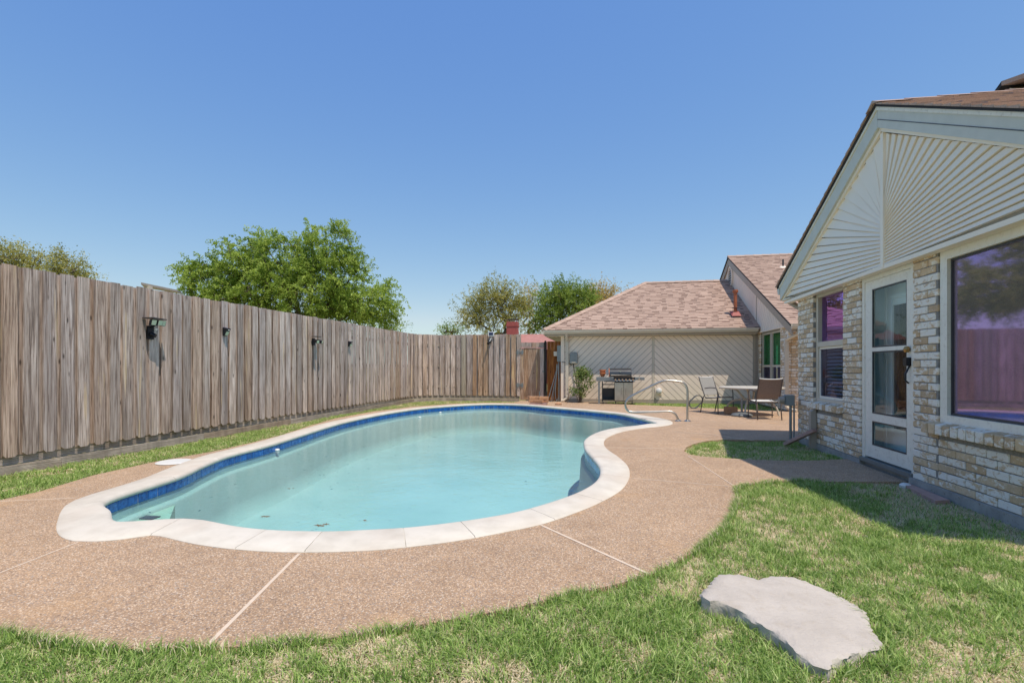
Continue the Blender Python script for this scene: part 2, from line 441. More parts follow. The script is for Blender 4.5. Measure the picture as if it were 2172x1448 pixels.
# ------------------------------------------------------------------ mesh helpers
class MB:
    def __init__(s): s.v = []; s.f = []
    def add(s, vs, fs):
        o = len(s.v); s.v += [tuple(v) for v in vs]; s.f += [tuple(i + o for i in f) for f in fs]; return s
    def box(s, a, b):
        x0, y0, z0 = a; x1, y1, z1 = b
        return s.add([(x0, y0, z0), (x1, y0, z0), (x1, y1, z0), (x0, y1, z0), (x0, y0, z1), (x1, y0, z1), (x1, y1, z1), (x0, y1, z1)],
                     [(0, 3, 2, 1), (4, 5, 6, 7), (0, 1, 5, 4), (1, 2, 6, 5), (2, 3, 7, 6), (3, 0, 4, 7)])
    def hull(s, low, high):
        """prism between two polygons with the same number of corners"""
        n = len(low)
        s.add(list(low) + list(high), [tuple(range(n))[::-1], tuple(range(n, 2 * n))] + [(i, (i + 1) % n, n + (i + 1) % n, n + i) for i in range(n)])
        return s
    def bar(s, a, b, w, h, up=(0, 0, 1)):
        a = Vector(a); b = Vector(b); d = (b - a).normalized(); u = Vector(up)
        sd = d.cross(u)
        if sd.length < 1e-5: sd = d.cross(Vector((1, 0, 0)))
        sd.normalize(); u2 = sd.cross(d).normalized()
        q = [sd * w / 2 * i + u2 * h / 2 * j for i, j in ((-1, -1), (1, -1), (1, 1), (-1, 1))]
        return s.hull([a + k for k in q], [b + k for k in q])
    def tube(s, pts, r, n=8, cap=True):
        pts = [Vector(p) for p in pts]
        rs = r if hasattr(r, '__len__') else [r] * len(pts)
        rings = []; prev = None
        for i, p in enumerate(pts):
            if i == 0: d = pts[1] - pts[0]
            elif i == len(pts) - 1: d = pts[-1] - pts[-2]
            else: d = (pts[i + 1] - pts[i]).normalized() + (pts[i] - pts[i - 1]).normalized()
            if d.length < 1e-6: d = Vector((0, 0, 1))
            d.normalize()
            if prev is None:
                x = d.cross(Vector((0, 0, 1)))
                if x.length < 0.05: x = d.cross(Vector((0, 1, 0)))
            else:
                x = prev - d * prev.dot(d)
            x.normalize(); prev = x; y = d.cross(x)
            rings.append([p + (x * math.cos(2 * math.pi * k / n) + y * math.sin(2 * math.pi * k / n)) * rs[i] for k in range(n)])
        vs = [v for rg in rings for v in rg]; fs = []
        for i in range(len(pts) - 1):
            for k in range(n):
                fs.append((i * n + k, i * n + (k + 1) % n, (i + 1) * n + (k + 1) % n, (i + 1) * n + k))
        if cap: fs += [tuple(range(n))[::-1], tuple(range((len(pts) - 1) * n, len(pts) * n))]
        return s.add(vs, fs)
    def lathe(s, prof, c=(0, 0, 0), n=20):
        vs = []; fs = []
        for r, z in prof:
            for k in range(n):
                vs.append((c[0] + r * math.cos(2 * math.pi * k / n), c[1] + r * math.sin(2 * math.pi * k / n), c[2] + z))
        for i in range(len(prof) - 1):
            for k in range(n):
                fs.append((i * n + k, i * n + (k + 1) % n, (i + 1) * n + (k + 1) % n, (i + 1) * n + k))
        fs += [tuple(range(n))[::-1], tuple(range((len(prof) - 1) * n, len(prof) * n))]
        return s.add(vs, fs)

def wloc(o):
    v = Vector((0, 0, 0))
    while o is not None: v += o.location; o = o.parent
    return v
def smooth_path(pts, k=6):
    """Catmull-Rom through the points"""
    pts = [Vector(p) for p in pts]; out = []
    for i in range(len(pts) - 1):
        p0 = pts[max(i - 1, 0)]; p1 = pts[i]; p2 = pts[i + 1]; p3 = pts[min(i + 2, len(pts) - 1)]
        for j in range(k):
            t = j / k
            out.append(0.5 * ((2 * p1) + (p2 - p0) * t + (2 * p0 - 5 * p1 + 4 * p2 - p3) * t * t + (3 * p1 - p0 - 3 * p2 + p3) * t ** 3))
    out.append(pts[-1]); return out
def empty(name, loc, label=None, cat=None, group=None):
    o = bpy.data.objects.new(name, None); col.objects.link(o); o.location = loc; o.empty_display_size = 0.2
    if label: o['label'] = label
    if cat: o['category'] = cat
    if group: o['group'] = group
    return o
def mesh_of(mb, name):
    me = bpy.data.meshes.new(name); me.from_pydata(mb.v, [], mb.f); me.update(); return me
def part(name, mb, mat, parent=None, smooth=False, bevel=0.0, label=None):
    """one mesh object; vertices are given in world space and kept relative to the parent"""
    me = mesh_of(mb, name)
    o = bpy.data.objects.new(name, me); col.objects.link(o)
    if parent is not None:
        me.transform(Matrix.Translation(-wloc(parent))); o.parent = parent
    if bevel:
        bm = bmesh.new(); bm.from_mesh(me)
        bmesh.ops.bevel(bm, geom=bm.edges[:], offset=bevel, segments=1, affect='EDGES', clamp_overlap=True)
        bm.to_mesh(me); bm.free()
    me.materials.append(M[mat] if isinstance(mat, str) else mat)
    if smooth:
        for p in me.polygons: p.use_smooth = True
        try: me.set_sharp_from_angle(angle=math.radians(40))
        except Exception: pass
    if label: o['label'] = label
    return o
def solo(name, mb, mat, label, cat, base=None, group=None, **k):
    """a thing that is one mesh, its origin at its base"""
    xs = [v[0] for v in mb.v]; ys = [v[1] for v in mb.v]; zs = [v[2] for v in mb.v]
    b = Vector(base or ((min(xs) + max(xs)) / 2, (min(ys) + max(ys)) / 2, min(zs)))
    o = part(name, mb, mat, None, **k)
    o.data.transform(Matrix.Translation(-b)); o.location = b
    o['label'] = label; o['category'] = cat
    if group: o['group'] = group
    return o
def struct(name, mb, mat, **k):
    o = part(name, mb, mat, None, **k); o['kind'] = 'structure'; return o
def inst(name, me, loc, parent, rotz=0.0, rot=None):
    """piece sharing mesh data; loc is in world space"""
    o = bpy.data.objects.new(name, me); col.objects.link(o)
    o.location = Vector(loc) - (wloc(parent) if parent else Vector((0, 0, 0)))
    if parent: o.parent = parent
    o.rotation_euler = rot if rot else (0, 0, rotz)
    return o
def fast_mesh(name, verts, faces_n, mat, tone=None, parent=None):
    """verts (N,3); faces: list of (index array (F,k))"""
    me = bpy.data.meshes.new(name)
    if parent is not None:
        verts = verts - np.array(wloc(parent))
    me.vertices.add(len(verts)); me.vertices.foreach_set('co', verts.astype(np.float32).ravel())
    tot = sum(f.size for f in faces_n); nf = sum(len(f) for f in faces_n)
    me.loops.add(tot); me.polygons.add(nf)
    idx = np.concatenate([f.ravel() for f in faces_n])
    me.loops.foreach_set('vertex_index', idx.astype(np.int32))
    cnt = np.concatenate([np.full(len(f), f.shape[1]) for f in faces_n])
    st = np.concatenate([[0], np.cumsum(cnt)[:-1]])
    me.polygons.foreach_set('loop_start', st.astype(np.int32))
    try: me.polygons.foreach_set('loop_total', cnt.astype(np.int32))
    except Exception: pass
    me.update(calc_edges=True)
    if tone is not None:
        at = me.attributes.new('tone', 'FLOAT', 'POINT'); at.data.foreach_set('value', tone.astype(np.float32))
    me.materials.append(M[mat])
    o = bpy.data.objects.new(name, me); col.objects.link(o)
    if parent is not None: o.parent = parent
    return o
def jitter_box(w, d, h, j=0.002, bev=0.004):
    """w along y, d along x, h along z, centred; slightly irregular"""
    m = MB().box((-d / 2, -w / 2, -h / 2), (d / 2, w / 2, h / 2))
    me = mesh_of(m, 'piece')
    bm = bmesh.new(); bm.from_mesh(me)
    for v in bm.verts: v.co += Vector((rnd.uniform(-j, j), rnd.uniform(-j, j), rnd.uniform(-j, j)))
    if bev: bmesh.ops.bevel(bm, geom=bm.edges[:], offset=bev, segments=1, affect='EDGES')
    bm.to_mesh(me); bm.free()
    return me
def clip_poly(poly, a, b, c):
    """keep the side a*x+b*y<=c of a 2D polygon"""
    out = []
    for i in range(len(poly)):
        p, q = poly[i], poly[(i + 1) % len(poly)]
        dp = a * p[0] + b * p[1] - c; dq = a * q[0] + b * q[1] - c
        if dp <= 0: out.append(p)
        if (dp < 0 < dq) or (dq < 0 < dp):
            t = dp / (dp - dq); out.append((p[0] + (q[0] - p[0]) * t, p[1] + (q[1] - p[1]) * t))
    return out
def clip_convex(poly, region):
    """clip to a counter-clockwise convex region"""
    for i in range(len(region)):
        (x0, y0), (x1, y1) = region[i], region[(i + 1) % len(region)]
        a, b = (y1 - y0), -(x1 - x0)
        poly = clip_poly(poly, a, b, a * x0 + b * y0)
        if len(poly) < 3: return []
    return poly
def area2(p):
    return 0.5 * sum(p[i][0] * p[(i + 1) % len(p)][1] - p[(i + 1) % len(p)][0] * p[i][1] for i in range(len(p)))
def dense(pts, step=0.25):
    """closed Catmull-Rom of 2D points"""
    n = len(pts); out = []
    for i in range(n):
        p0, p1, p2, p3 = (np.array(pts[(i + k) % n], float) for k in (-1, 0, 1, 2))
        m = max(1, int(np.linalg.norm(p2 - p1) / step))
        for j in range(m):
            t = j / m
            out.append(tuple(0.5 * (2 * p1 + (p2 - p0) * t + (2 * p0 - 5 * p1 + 4 * p2 - p3) * t * t + (3 * p1 - p0 - 3 * p2 + p3) * t ** 3)))
    return out
def resample(loop, n):
    P_ = np.array(loop + [loop[0]], float); d = np.r_[0, np.cumsum(np.linalg.norm(np.diff(P_, axis=0), axis=1))]
    s = np.linspace(0, d[-1], n, endpoint=False)
    return np.c_[np.interp(s, d, P_[:, 0]), np.interp(s, d, P_[:, 1])], d[-1]
def sheet(mb, outer, holes, z):
    """flat sheet with holes, triangulated between its outlines"""
    pts = []; edges = []
    for l in [outer] + list(holes):
        k = len(pts); pts += [Vector((float(p[0]), float(p[1]))) for p in l]
        edges += [(k + i, k + (i + 1) % len(l)) for i in range(len(l))]
    vo, _, fo_, _, _, _ = delaunay_2d_cdt(pts, edges, [], 0, 1e-5)
    tri = np.array([f for f in fo_ if len(f) == 3]); V2 = np.array([tuple(v) for v in vo])
    c = V2[tri].mean(1)
    m = in_poly(c[:, 0], c[:, 1], outer)
    for h in holes: m &= ~in_poly(c[:, 0], c[:, 1], h)
    fs = []
    for t in tri[m]:
        (ax, ay), (bx_, by_), (cx_, cy_) = V2[t]
        t = tuple(int(q) for q in t)
        fs.append(t if (bx_ - ax) * (cy_ - ay) - (by_ - ay) * (cx_ - ax) > 0 else (t[0], t[2], t[1]))
    mb.add([(v[0], v[1], z) for v in V2], fs); return mb
def in_poly(x, y, poly):
    r = np.zeros(len(x), bool); n = len(poly)
    for i in range(n):
        x0, y0 = poly[i]; x1, y1 = poly[(i + 1) % n]
        if y0 == y1: continue
        c = ((y0 > y) != (y1 > y)) & (x < (x1 - x0) * (y - y0) / (y1 - y0) + x0)
        r ^= c
    return r
_grid = rng.random((256, 256))
def vnoise(x, y, s):
    x = x * s + 40.0; y = y * s + 40.0
    xi = np.floor(x).astype(int); yi = np.floor(y).astype(int); fx = x - xi; fy = y - yi
    fx = fx * fx * (3 - 2 * fx); fy = fy * fy * (3 - 2 * fy)
    g = lambda a, b: _grid[a % 256, b % 256]
    return (g(xi, yi) * (1 - fx) + g(xi + 1, yi) * fx) * (1 - fy) + (g(xi, yi + 1) * (1 - fx) + g(xi + 1, yi + 1) * fx) * fy

# ================================================================== POOL OUTLINE (traced on the deck plane)
near_left_outer = [(193,1050),(155,1063.5),(138,1073),(129,1085),(122,1104),(119,1122),(127,1138),(148,1147),(193,1149),(241,1146.5),(292,1139.5),(325,1135),(345,1138),(371,1145),(423,1156),(482,1164),(550,1169.5),(636,1172),(700,1171.3),(803.6,1167),(873,1160),(942,1151.5),(1014,1140),(1080,1127),(1149,1112.5),(1218,1089),(1270,1067.6),(1315,1042),(1332,1021),(1336,1004),(1330,986.5),(1311,969),(1290.5,955),(1281,942),(1287,929.5),(1315,917.4),(1356,909.5),(1401,904.5),(1422,901),(1427,897.5),(1423,893),(1408,889)]
far_outer = [(1380,884),(1346,879),(1304,874),(1263,870),(1221,866.4),(1180,863),(1150,860),(1106,857.3),(1045.6,856),(1000,857),(959,859),(876,865.5),(793,877),(710.5,893),(655,907),(600,923),(523,945),(430,968),(365,991),(306,1015),(241,1036)]
outer_pts = [G(*k) for k in near_left_outer + far_outer]
near_inner = [(234,1056),(237,1080),(241,1098),(254.6,1103.8),(292,1102.5),(344,1098.5),(395.6,1096.5),(437,1100),(481.6,1109),(533,1117),(602,1122),(700,1123.7),(769,1121),(872.7,1115),(983,1102),(1080,1086),(1131.6,1073),(1183.4,1057),(1228,1040),(1259.4,1021),(1271.5,1003.7),(1269.8,986.5),(1256,969),(1241,952),(1237.5,936),(1242,929),(1254,921),(1278,912),(1311,905.7),(1345.7,902),(1373.4,898),(1390,895)]
inner_near = [G(*k, 0.03) for k in near_inner]
fo = [G(*k) for k in far_outer]
far_in = []
cen = np.mean(np.array(outer_pts), axis=0)
for i, p in enumerate(fo):
    a = np.array(fo[max(0, i - 1)]); b = np.array(fo[min(len(fo) - 1, i + 1)]); d = (b - a) / np.linalg.norm(b - a)
    nrm = np.array((-d[1], d[0]))
    if nrm.dot(cen - np.array(p)) < 0: nrm = -nrm
    if 0 < i < len(fo) - 1: far_in.append(tuple(np.array(p) + nrm * 0.36))
inner_pts = inner_near + far_in
outer_loop = dense(outer_pts, 0.12)
inner_loop = dense(inner_pts, 0.10)

def offset_loop(loop, d):
    """inwards (towards the water) by d; loops run the same way round"""
    L = np.array(loop); a = np.roll(L, 1, 0); b = np.roll(L, -1, 0); t = b - a
    t /= np.linalg.norm(t, axis=1)[:, None] + 1e-9
    n = np.c_[-t[:, 1], t[:, 0]]
    sgn = 1 if area2(loop) > 0 else -1
    return L + n * d * sgn
if area2(inner_loop) < 0: inner_loop = inner_loop[::-1]
if area2(outer_loop) < 0: outer_loop = outer_loop[::-1]

# ------------------------------------------------------------------ ground sheet to the horizon, deck, grass islands
pool_hole = [tuple(p) for p in offset_loop(outer_loop, 0.12)][::2]
gm = MB(); sheet(gm, [(-500, -300), (500, -300), (500, 900), (-500, 900)], [pool_hole], -0.045)
struct('ground', gm, 'soil')

near_edge = [G(*k) for k in [(1740,1021),(1700,1018),(1640,1021),(1600,1025),(1575,1030),(1560,1037),(1561,1055),(1552,1090),(1535,1115),(1500,1150),(1450,1182),(1390,1215),(1300,1240),(1200,1260),(1100,1286),(1000,1306),(900,1322),(800,1336),(700,1352),(600,1363),(500,1370),(430,1372),(340,1374),(250,1374),(180,1369),(110,1360),(60,1348),(0,1336)]]
left_edge = [G(*k) for k in [(0,1060),(83,1042),(199,1007),(331,978),(456,956),(530,939),(600,921),(655,903),(710,887),(793,872),(876,861.5),(959,855.9),(1030,853.6)]]
deck_out = [(3.115, 6.0), (2.75, 5.93)] + near_edge + [(-3.1, 1.95), (-3.6, 2.0), (-4.6, 1.7), (-5.6, 1.2)] + \
    [(-5.5, 2.4)] + left_edge + [(-3.03, 16.9), (-2.98, 17.86),
     (-1.56, 17.86), (-1.54, 17.66), (-0.2, 17.66), (0.0, 17.3), (0.4, 16.95), (0.89, 16.6), (1.6, 16.35), (2.32, 16.1), (2.89, 15.7), (4.04, 15.2), (4.84, 15.1), (4.84, 14.92), (12, 14.92), (12, 9.15), (3.4, 9.15), (3.115, 9.02)] + \
    [(1.9, 8.93), (1.62, 8.72), (1.36, 8.35), (1.18, 7.95), (1.10, 7.6), (1.12, 7.35), (1.25, 7.2), (1.6, 7.1), (1.95, 7.05), (2.4, 7.08), (2.8, 7.2), (3.115, 7.35)]
def skirt(mb, loop, z0, z1):
    n = len(loop); vs = [(p[0], p[1], z0) for p in loop] + [(p[0], p[1], z1) for p in loop]
    mb.add(vs, [(i, (i + 1) % n, n + (i + 1) % n, n + i) for i in range(n)])
deck_hole = [tuple(p) for p in offset_loop(outer_loop, 0.004)]
dm = MB(); sheet(dm, deck_out, [deck_hole], 0.0); skirt(dm, deck_out, -0.09, 0.0)
deck = struct('pool_deck', dm, 'aggregate')

joints = [((0,1063),(160,1056)),((0,1215),(165,1150)),((440,1369),(635,1174)),((1148,1114),(1375,1217)),((1460,967),(1556,1030)),((1340,1014),(1545,1031)),((1287,949),(1460,952)),((1455,892),(1690,901)),((1425,915),(1500,921)),((1505,921),(1600,934))]
for a, b in joints:
    p0, p1 = G(*a), G(*b)
    if p0[0] < -4.0 and p0[1] < 3.0: p0 = (p0[0] - 1.2 * (p1[0] - p0[0]), p0[1] - 1.2 * (p1[1] - p0[1]))
    w = 0.020 if a[0] < 1200 and a[0] > 100 else 0.010
    part('joint', MB().bar((p0[0], p0[1], 0.001), (p1[0], p1[1], 0.001), w, 0.006), 'joint', deck)

# ------------------------------------------------------------------ the pool
pool = empty('swimming_pool', (cen[0], cen[1], 0), 'kidney-shaped swimming pool with white coping, blue waterline tiles and turquoise water', 'pool')
# coping, cast in sections with open joints between them
NC = 420
oc, lo_ = resample(outer_loop, NC)
# corresponding inner points: march along the inner loop
ic, li = resample(inner_loop, 1400)
# nearest inner point, forced to advance monotonically
start = int(np.argmin(np.linalg.norm(ic - oc[0], axis=1)))
icr = np.roll(ic, -start, 0)
idx = []
cur = 0
for k in range(NC):
    lo_w = cur; hi_w = min(cur + 60, 1399)
    dd = np.linalg.norm(icr[lo_w:hi_w + 1] - oc[k], axis=1)
    j = lo_w + int(np.argmin(dd))
    exp = k / NC * 1400
    j = max(cur, j)
    idx.append(j); cur = j
idx = np.array(idx, float)
ker = np.ones(9) / 9
idxs = np.convolve(np.r_[idx[-4:] - 1400 + 0, idx, idx[:4] + 1400], ker, 'valid')
idxs = np.maximum.accumulate(idxs)
def at_inner(f):
    f = f % 1400; i0 = int(f) % 1400; i1 = (i0 + 1) % 1400; t = f - int(f)
    return icr[i0] * (1 - t) + icr[i1] * t
inn = np.array([at_inner(f) for f in idxs])
# section breaks at about 1.0 m, positioned as in the photograph where it shows them
breaks = []
for px in [(508,1165.5),(638,1172),(873,1160),(1014,1140),(1182,1101),(1278,1063),(330,1135.5),(131,1079)]:
    g = G(*px); breaks.append(int(np.argmin(np.linalg.norm(oc - g, axis=1))))
breaks = sorted(set(breaks)); full = []
for i, b in enumerate(breaks):
    nb = breaks[(i + 1) % len(breaks)]; span = (nb - b) % NC
    ln = span / NC * lo_; m = 1 if ln < 2.2 else max(1, int(round(ln / 1.1)))
    full += [(b + int(span * j / m)) % NC for j in range(m)]
full = sorted(set(full))
for i, b in enumerate(full):
    nb = full[(i + 1) % len(full)]; span = (nb - b) % NC
    if span < 1: continue
    mb = MB(); rows = []
    for k in range(span + 1):
        o_ = oc[(b + k) % NC].copy(); n_ = inn[(b + k) % NC].copy()
        if k == 0:
            o_ = o_ + (oc[(b + 1) % NC] - o_) * 0.03; n_ = n_ + (inn[(b + 1) % NC] - n_) * 0.035
        if k == span:
            o_ = o_ + (oc[(b + span - 1) % NC] - o_) * 0.03; n_ = n_ + (inn[(b + span - 1) % NC] - n_) * 0.035
        d = n_ - o_; L = np.linalg.norm(d) + 1e-9; d = d / L
        prof = [(0, -0.05), (0, 0.004), (0.012, 0.014), (L * 0.5, 0.026), (L - 0.05, 0.034), (L - 0.022, 0.029), (L - 0.006, 0.016), (L, -0.002), (L - 0.004, -0.016), (L - 0.018, -0.026), (L - 0.035, -0.030), (L - 0.035, -0.06)]
        rows.append([(o_[0] + d[0] * s_, o_[1] + d[1] * s_, z) for s_, z in prof])
    m = len(rows[0]); vs = [v for r in rows for v in r]; fs = []
    for k in range(len(rows) - 1):
        for j in range(m - 1):
            fs.append((k * m + j, k * m + j + 1, (k + 1) * m + j + 1, (k + 1) * m + j))
        fs.append((k * m + m - 1, k * m, (k + 1) * m, (k + 1) * m + m - 1))
    fs += [tuple(range(m)), tuple(range((len(rows) - 1) * m, len(rows) * m))[::-1]]
    mb.add(vs, fs)
    o = part('coping_section', mb, 'coping', pool, smooth=True)
# joint filler just below the coping surface
mb = MB(); vs = []
for k in range(NC):
    o_, n_ = oc[k], inn[k]; d = (n_ - o_); L = np.linalg.norm(d); d /= L
    for s_, z in ((0.0, 0.001), (L * 0.5, 0.0225), (L - 0.04, 0.030), (L - 0.025, -0.02)):
        vs.append((o_[0] + d[0] * s_, o_[1] + d[1] * s_, z))
fs = []
for k in range(NC):
    for j in range(3): fs.append((k * 4 + j, k * 4 + j + 1, ((k + 1) % NC) * 4 + j + 1, ((k + 1) % NC) * 4 + j))
mb.add(vs, fs); part('joint_filler', mb, 'coping_joint', pool)

# shell: wall, ledge, floor
WZ = -0.105
wall_line = offset_loop([tuple(p) for p in resample(inner_loop, 400)[0]], -0.022)
r1 = wall_line; NW = 400
def ring_in(base, d):
    q = offset_loop([tuple(p) for p in base], d)
    # smooth so that tight corners do not fold over
    for _ in range(int(8 + d * 30)):
        q = (np.roll(q, 1, 0) + q * 2 + np.roll(q, -1, 0)) / 4
    return q
rings = [(r1, 0.0), (r1, WZ - 0.02), (ring_in(r1, 0.012), -0.20), (ring_in(r1, 0.05), -0.215), (ring_in(r1, 0.065), -0.235), (ring_in(r1, 0.09), -0.62), (ring_in(r1, 0.13), -0.76), (ring_in(r1, 0.22), -0.84)]
vs = []; fs = []
for r, z in rings: vs += [(p[0], p[1], z) for p in r]
for i in range(len(rings) - 1):
    for k in range(NW): fs.append((i * NW + k, i * NW + (k + 1) % NW, (i + 1) * NW + (k + 1) % NW, (i + 1) * NW + k))
mb = MB(); mb.add(vs, fs)
part('shell_wall', mb, 'plaster', pool, smooth=True)
fm = MB(); sheet(fm, [tuple(p) for p in rings[-1][0]][::2], [], -0.84)
fm.v = [(x, y, z) for x, y, z in fm.v]
part('shell_floor', fm, 'plaster', pool)
# entry step at the left end
stp = [p for p in [tuple(q) for q in ring_in(r1, 0.004)]]
edge_a, edge_b = G(356, 1110, -0.25), G(372, 1068, -0.25)
dx_, dy_ = edge_b[0] - edge_a[0], edge_b[1] - edge_a[1]
def left_of(p): return dx_ * (p[1] - edge_a[1]) - dy_ * (p[0] - edge_a[0])
st_poly = clip_poly(stp, dy_, -dx_, dy_ * edge_a[0] - dx_ * edge_a[1])
st_poly2 = clip_poly(stp, -dy_, dx_, -(dy_ * edge_a[0] - dx_ * edge_a[1]))
stp_use = st_poly if abs(area2(st_poly)) < abs(area2(st_poly2)) else st_poly2
sm = MB(); sheet(sm, stp_use, [], -0.25); skirt(sm, stp_use, -0.83, -0.25)
part('entry_step', sm, 'pool_step', pool)
tp = G(318, 1096, -0.24)
part('step_marker_tile', MB().box((tp[0] - 0.09, tp[1] - 0.05, -0.25), (tp[0] + 0.07, tp[1] + 0.05, -0.241)), 'navy', pool)
# waterline tiles
tl, lt = resample([tuple(p) for p in offset_loop(inner_loop, -0.016)], 4000)
nt = int(lt / 0.128); step = lt / nt
tile_me = [jitter_box(step * 0.95, 0.008, 0.088, 0.0006, 0.0015) for _ in range(3)]
for m_ in tile_me: m_.materials.append(M['tile'])
gb = MB(); vs = []; 
for p in offset_loop([tuple(p) for p in resample(inner_loop, 400)[0]], -0.0175): vs += [(p[0], p[1], -0.02), (p[0], p[1], -0.125)]
fs = [(2 * k, 2 * k + 1, 2 * ((k + 1) % 400) + 1, 2 * ((k + 1) % 400)) for k in range(400)]
gb.add(vs, fs); band = part('waterline_band', gb, 'grout', pool)
for i in range(min(nt, 299)):
    a = tl[int((i + 0.03) * 4000 / nt) % 4000]; b = tl[int((i + 0.97) * 4000 / nt) % 4000]
    c = (a + b) / 2; ang = math.atan2(b[1] - a[1], b[0] - a[0])
    inst('tile', tile_me[i % 3], (c[0], c[1], -0.072), band, ang - math.pi / 2)
# fittings on the far wall
for px in [(588, 951), (890, 883), (934, 873)]:
    x, y = G(*px, WZ + 0.03)
    part('return_fitting', MB().lathe([(0.0, -0.02), (0.035, -0.02), (0.04, 0.0), (0.03, 0.014), (0.012, 0.018), (0, 0.018)], (x, y, WZ + 0.012), 12), 'white_plastic', pool, smooth=True)
# water
wp = [tuple(p) for p in offset_loop([tuple(p) for p in resample(inner_loop, 400)[0]], -0.0165)]
wm = MB(); sheet(wm, wp, [], WZ)
struct('pool_water', wm, 'water')

# floating leaves and specks
def leaf_shape(mb, x, y, z, s, a):
    n = 7; pts = []
    for k in range(n * 2):
        r = s * (1.0 if k % 2 == 0 else 0.45) * rnd.uniform(0.75, 1.2)
        t = a + math.pi * k / n
        pts.append((x + r * math.cos(t) * 1.0, y + r * math.sin(t) * 0.75, z + rnd.uniform(0, 0.004)))
    mb.add([(x, y, z + 0.004)] + pts, [(0, 1 + k, 1 + (k + 1) % (2 * n)) for k in range(2 * n)])
for (px, py, s, lab) in [(683, 1114, 0.055, 'brown curled leaf floating near the front coping'), (566, 1097, 0.042, 'thin brown leaf floating left of the front leaf'), (617, 1036, 0.035, 'small brown leaf floating by the left side of the pool'), (775, 1105, 0.03, 'small dark leaf floating right of the front leaf'), (1147, 868, 0.09, 'pale leaf lying on the water by the far coping')]:
    x, y = G(px, py, WZ); mb = MB()
    for q in range(4 if s > 0.04 else 2): leaf_shape(mb, x + rnd.uniform(-s, s), y + rnd.uniform(-s, s) * 0.5, WZ + 0.003, s * rnd.uniform(0.5, 0.9), rnd.uniform(0, 6))
    solo('floating_leaf', mb, 'dead_leaf', lab, 'leaf')
mb = MB()
wpn = np.array(wp); k = 0
while k < 420:
    x = rnd.uniform(wpn[:, 0].min(), wpn[:, 0].max()); y = rnd.uniform(wpn[:, 1].min(), wpn[:, 1].max())
    if in_poly(np.array([x]), np.array([y]), wp)[0] and vnoise(np.array([x]), np.array([y]), 0.7)[0] > 0.35:
        s = rnd.choice([0.006, 0.008, 0.01, 0.016, 0.024]); a = rnd.uniform(0, 6)
        c, s_ = math.cos(a), math.sin(a)
        mb.add([(x + s * c, y + s * s_, WZ + .002), (x - s_ * s * .35, y + c * s * .35, WZ + .003), (x - s * c, y - s * s_, WZ + .002), (x + s_ * s * .35, y - c * s * .35, WZ + .002)], [(0, 1, 2, 3)])
        k += 1
o = part('floating_debris', mb, 'blue_leaf', None); o['kind'] = 'stuff'; o['label'] = 'small dark leaf bits scattered over the pool water'

# skimmer lid
x, y = G(370, 980)
solo('skimmer_lid', MB().lathe([(0, 0), (0.20, 0), (0.205, 0.006), (0.19, 0.012), (0, 0.014)], (x, y, 0.002), 28), 'white_plastic', 'round white skimmer lid set in the deck beside the fence lawn', 'lid')

# ================================================================== FENCE
FP, FQ, FR = -6.71, 17.9, 1.3
def fence_path(s):
    """position and outward tangent along the fence, s = metres from q=0"""
    L1 = FQ - FR
    if s < L1: return (FP, s), math.pi / 2
    s -= L1; LA = FR * math.pi / 2
    if s < LA:
        a = s / FR; return (FP + FR - FR * math.cos(a), L1 + FR * math.sin(a)), math.pi / 2 - a
    s -= LA; return (FP + FR + s, FQ), 0.0
fence = empty('wooden_fence', (-6.75, 9.0, -0.04), 'tall weathered grey board-on-board wooden fence running along the pool and the back of the yard', 'fence')
def board_mesh(w, h, ear=0.03, th=0.018, top=0.0):
    mb = MB(); e = ear
    out = [(-w / 2, e), (-w / 2 + e, 0), (w / 2 - e, 0), (w / 2, e), (w / 2, h + top), (-w / 2, h)]
    mb.hull([(x, -th / 2, z) for x, z in out], [(x, th / 2, z) for x, z in out])
    me = mesh_of(mb, 'board'); me.materials.append(M['wood_fence']); return me
front = [board_mesh(0.142 + k * 0.003, 2.20 + rnd.uniform(-0.006, 0.006), 0.03, 0.018, rnd.uniform(-0.004, 0.004)) for k in range(6)]
back = [board_mesh(0.150, 2.19 + rnd.uniform(-0.006, 0.006), 0.02) for k in range(4)]
for m_ in front + back: pass
total = (FQ - FR) + FR * math.pi / 2 + (-3.03 - (FP + FR))
s = 1.0; k = 0
warm_front = {}
def variant(me, mat):
    key = (me.name, mat)
    if key not in warm_front:
        c = me.copy(); c.materials.clear(); c.materials.append(M[mat]); warm_front[key] = c
    return warm_front[key]
while s < total:
    pitch = rnd.uniform(0.198, 0.216)
    (x, y), a = fence_path(s); me = rnd.choice(front)
    bx = x
    if s > 17.2 and abs(x + 5.15) < 0.1: me = variant(me, 'wood_pale')
    elif s > 17.5 and x > -5.1 and rnd.random() < 0.55: me = variant(me, 'wood_warm')
    nx, ny = math.sin(a), -math.cos(a)
    o = inst('board', me, (x + nx * rnd.uniform(0, .005), y + ny * rnd.uniform(0, .005), 0.165 + rnd.uniform(-.008, .008)), fence, a)
    o.rotation_euler = (rnd.uniform(-.003, .003), rnd.uniform(-.004, .004), a + rnd.uniform(-.02, .02))
    (x2, y2), a2 = fence_path(s + pitch / 2); nx, ny = math.sin(a2), -math.cos(a2)
    if s + pitch / 2 < total - 0.02:
        me = rnd.choice(back)
        if s > 17.5 and x2 > -5.1 and rnd.random() < 0.4: me = variant(me, 'wood_warm')
        inst('board', me, (x2 - nx * 0.042, y2 - ny * 0.042, 0.175 + rnd.uniform(-.01, .01)), fence, a2 + rnd.uniform(-.02, .02))
    s += pitch; k += 1
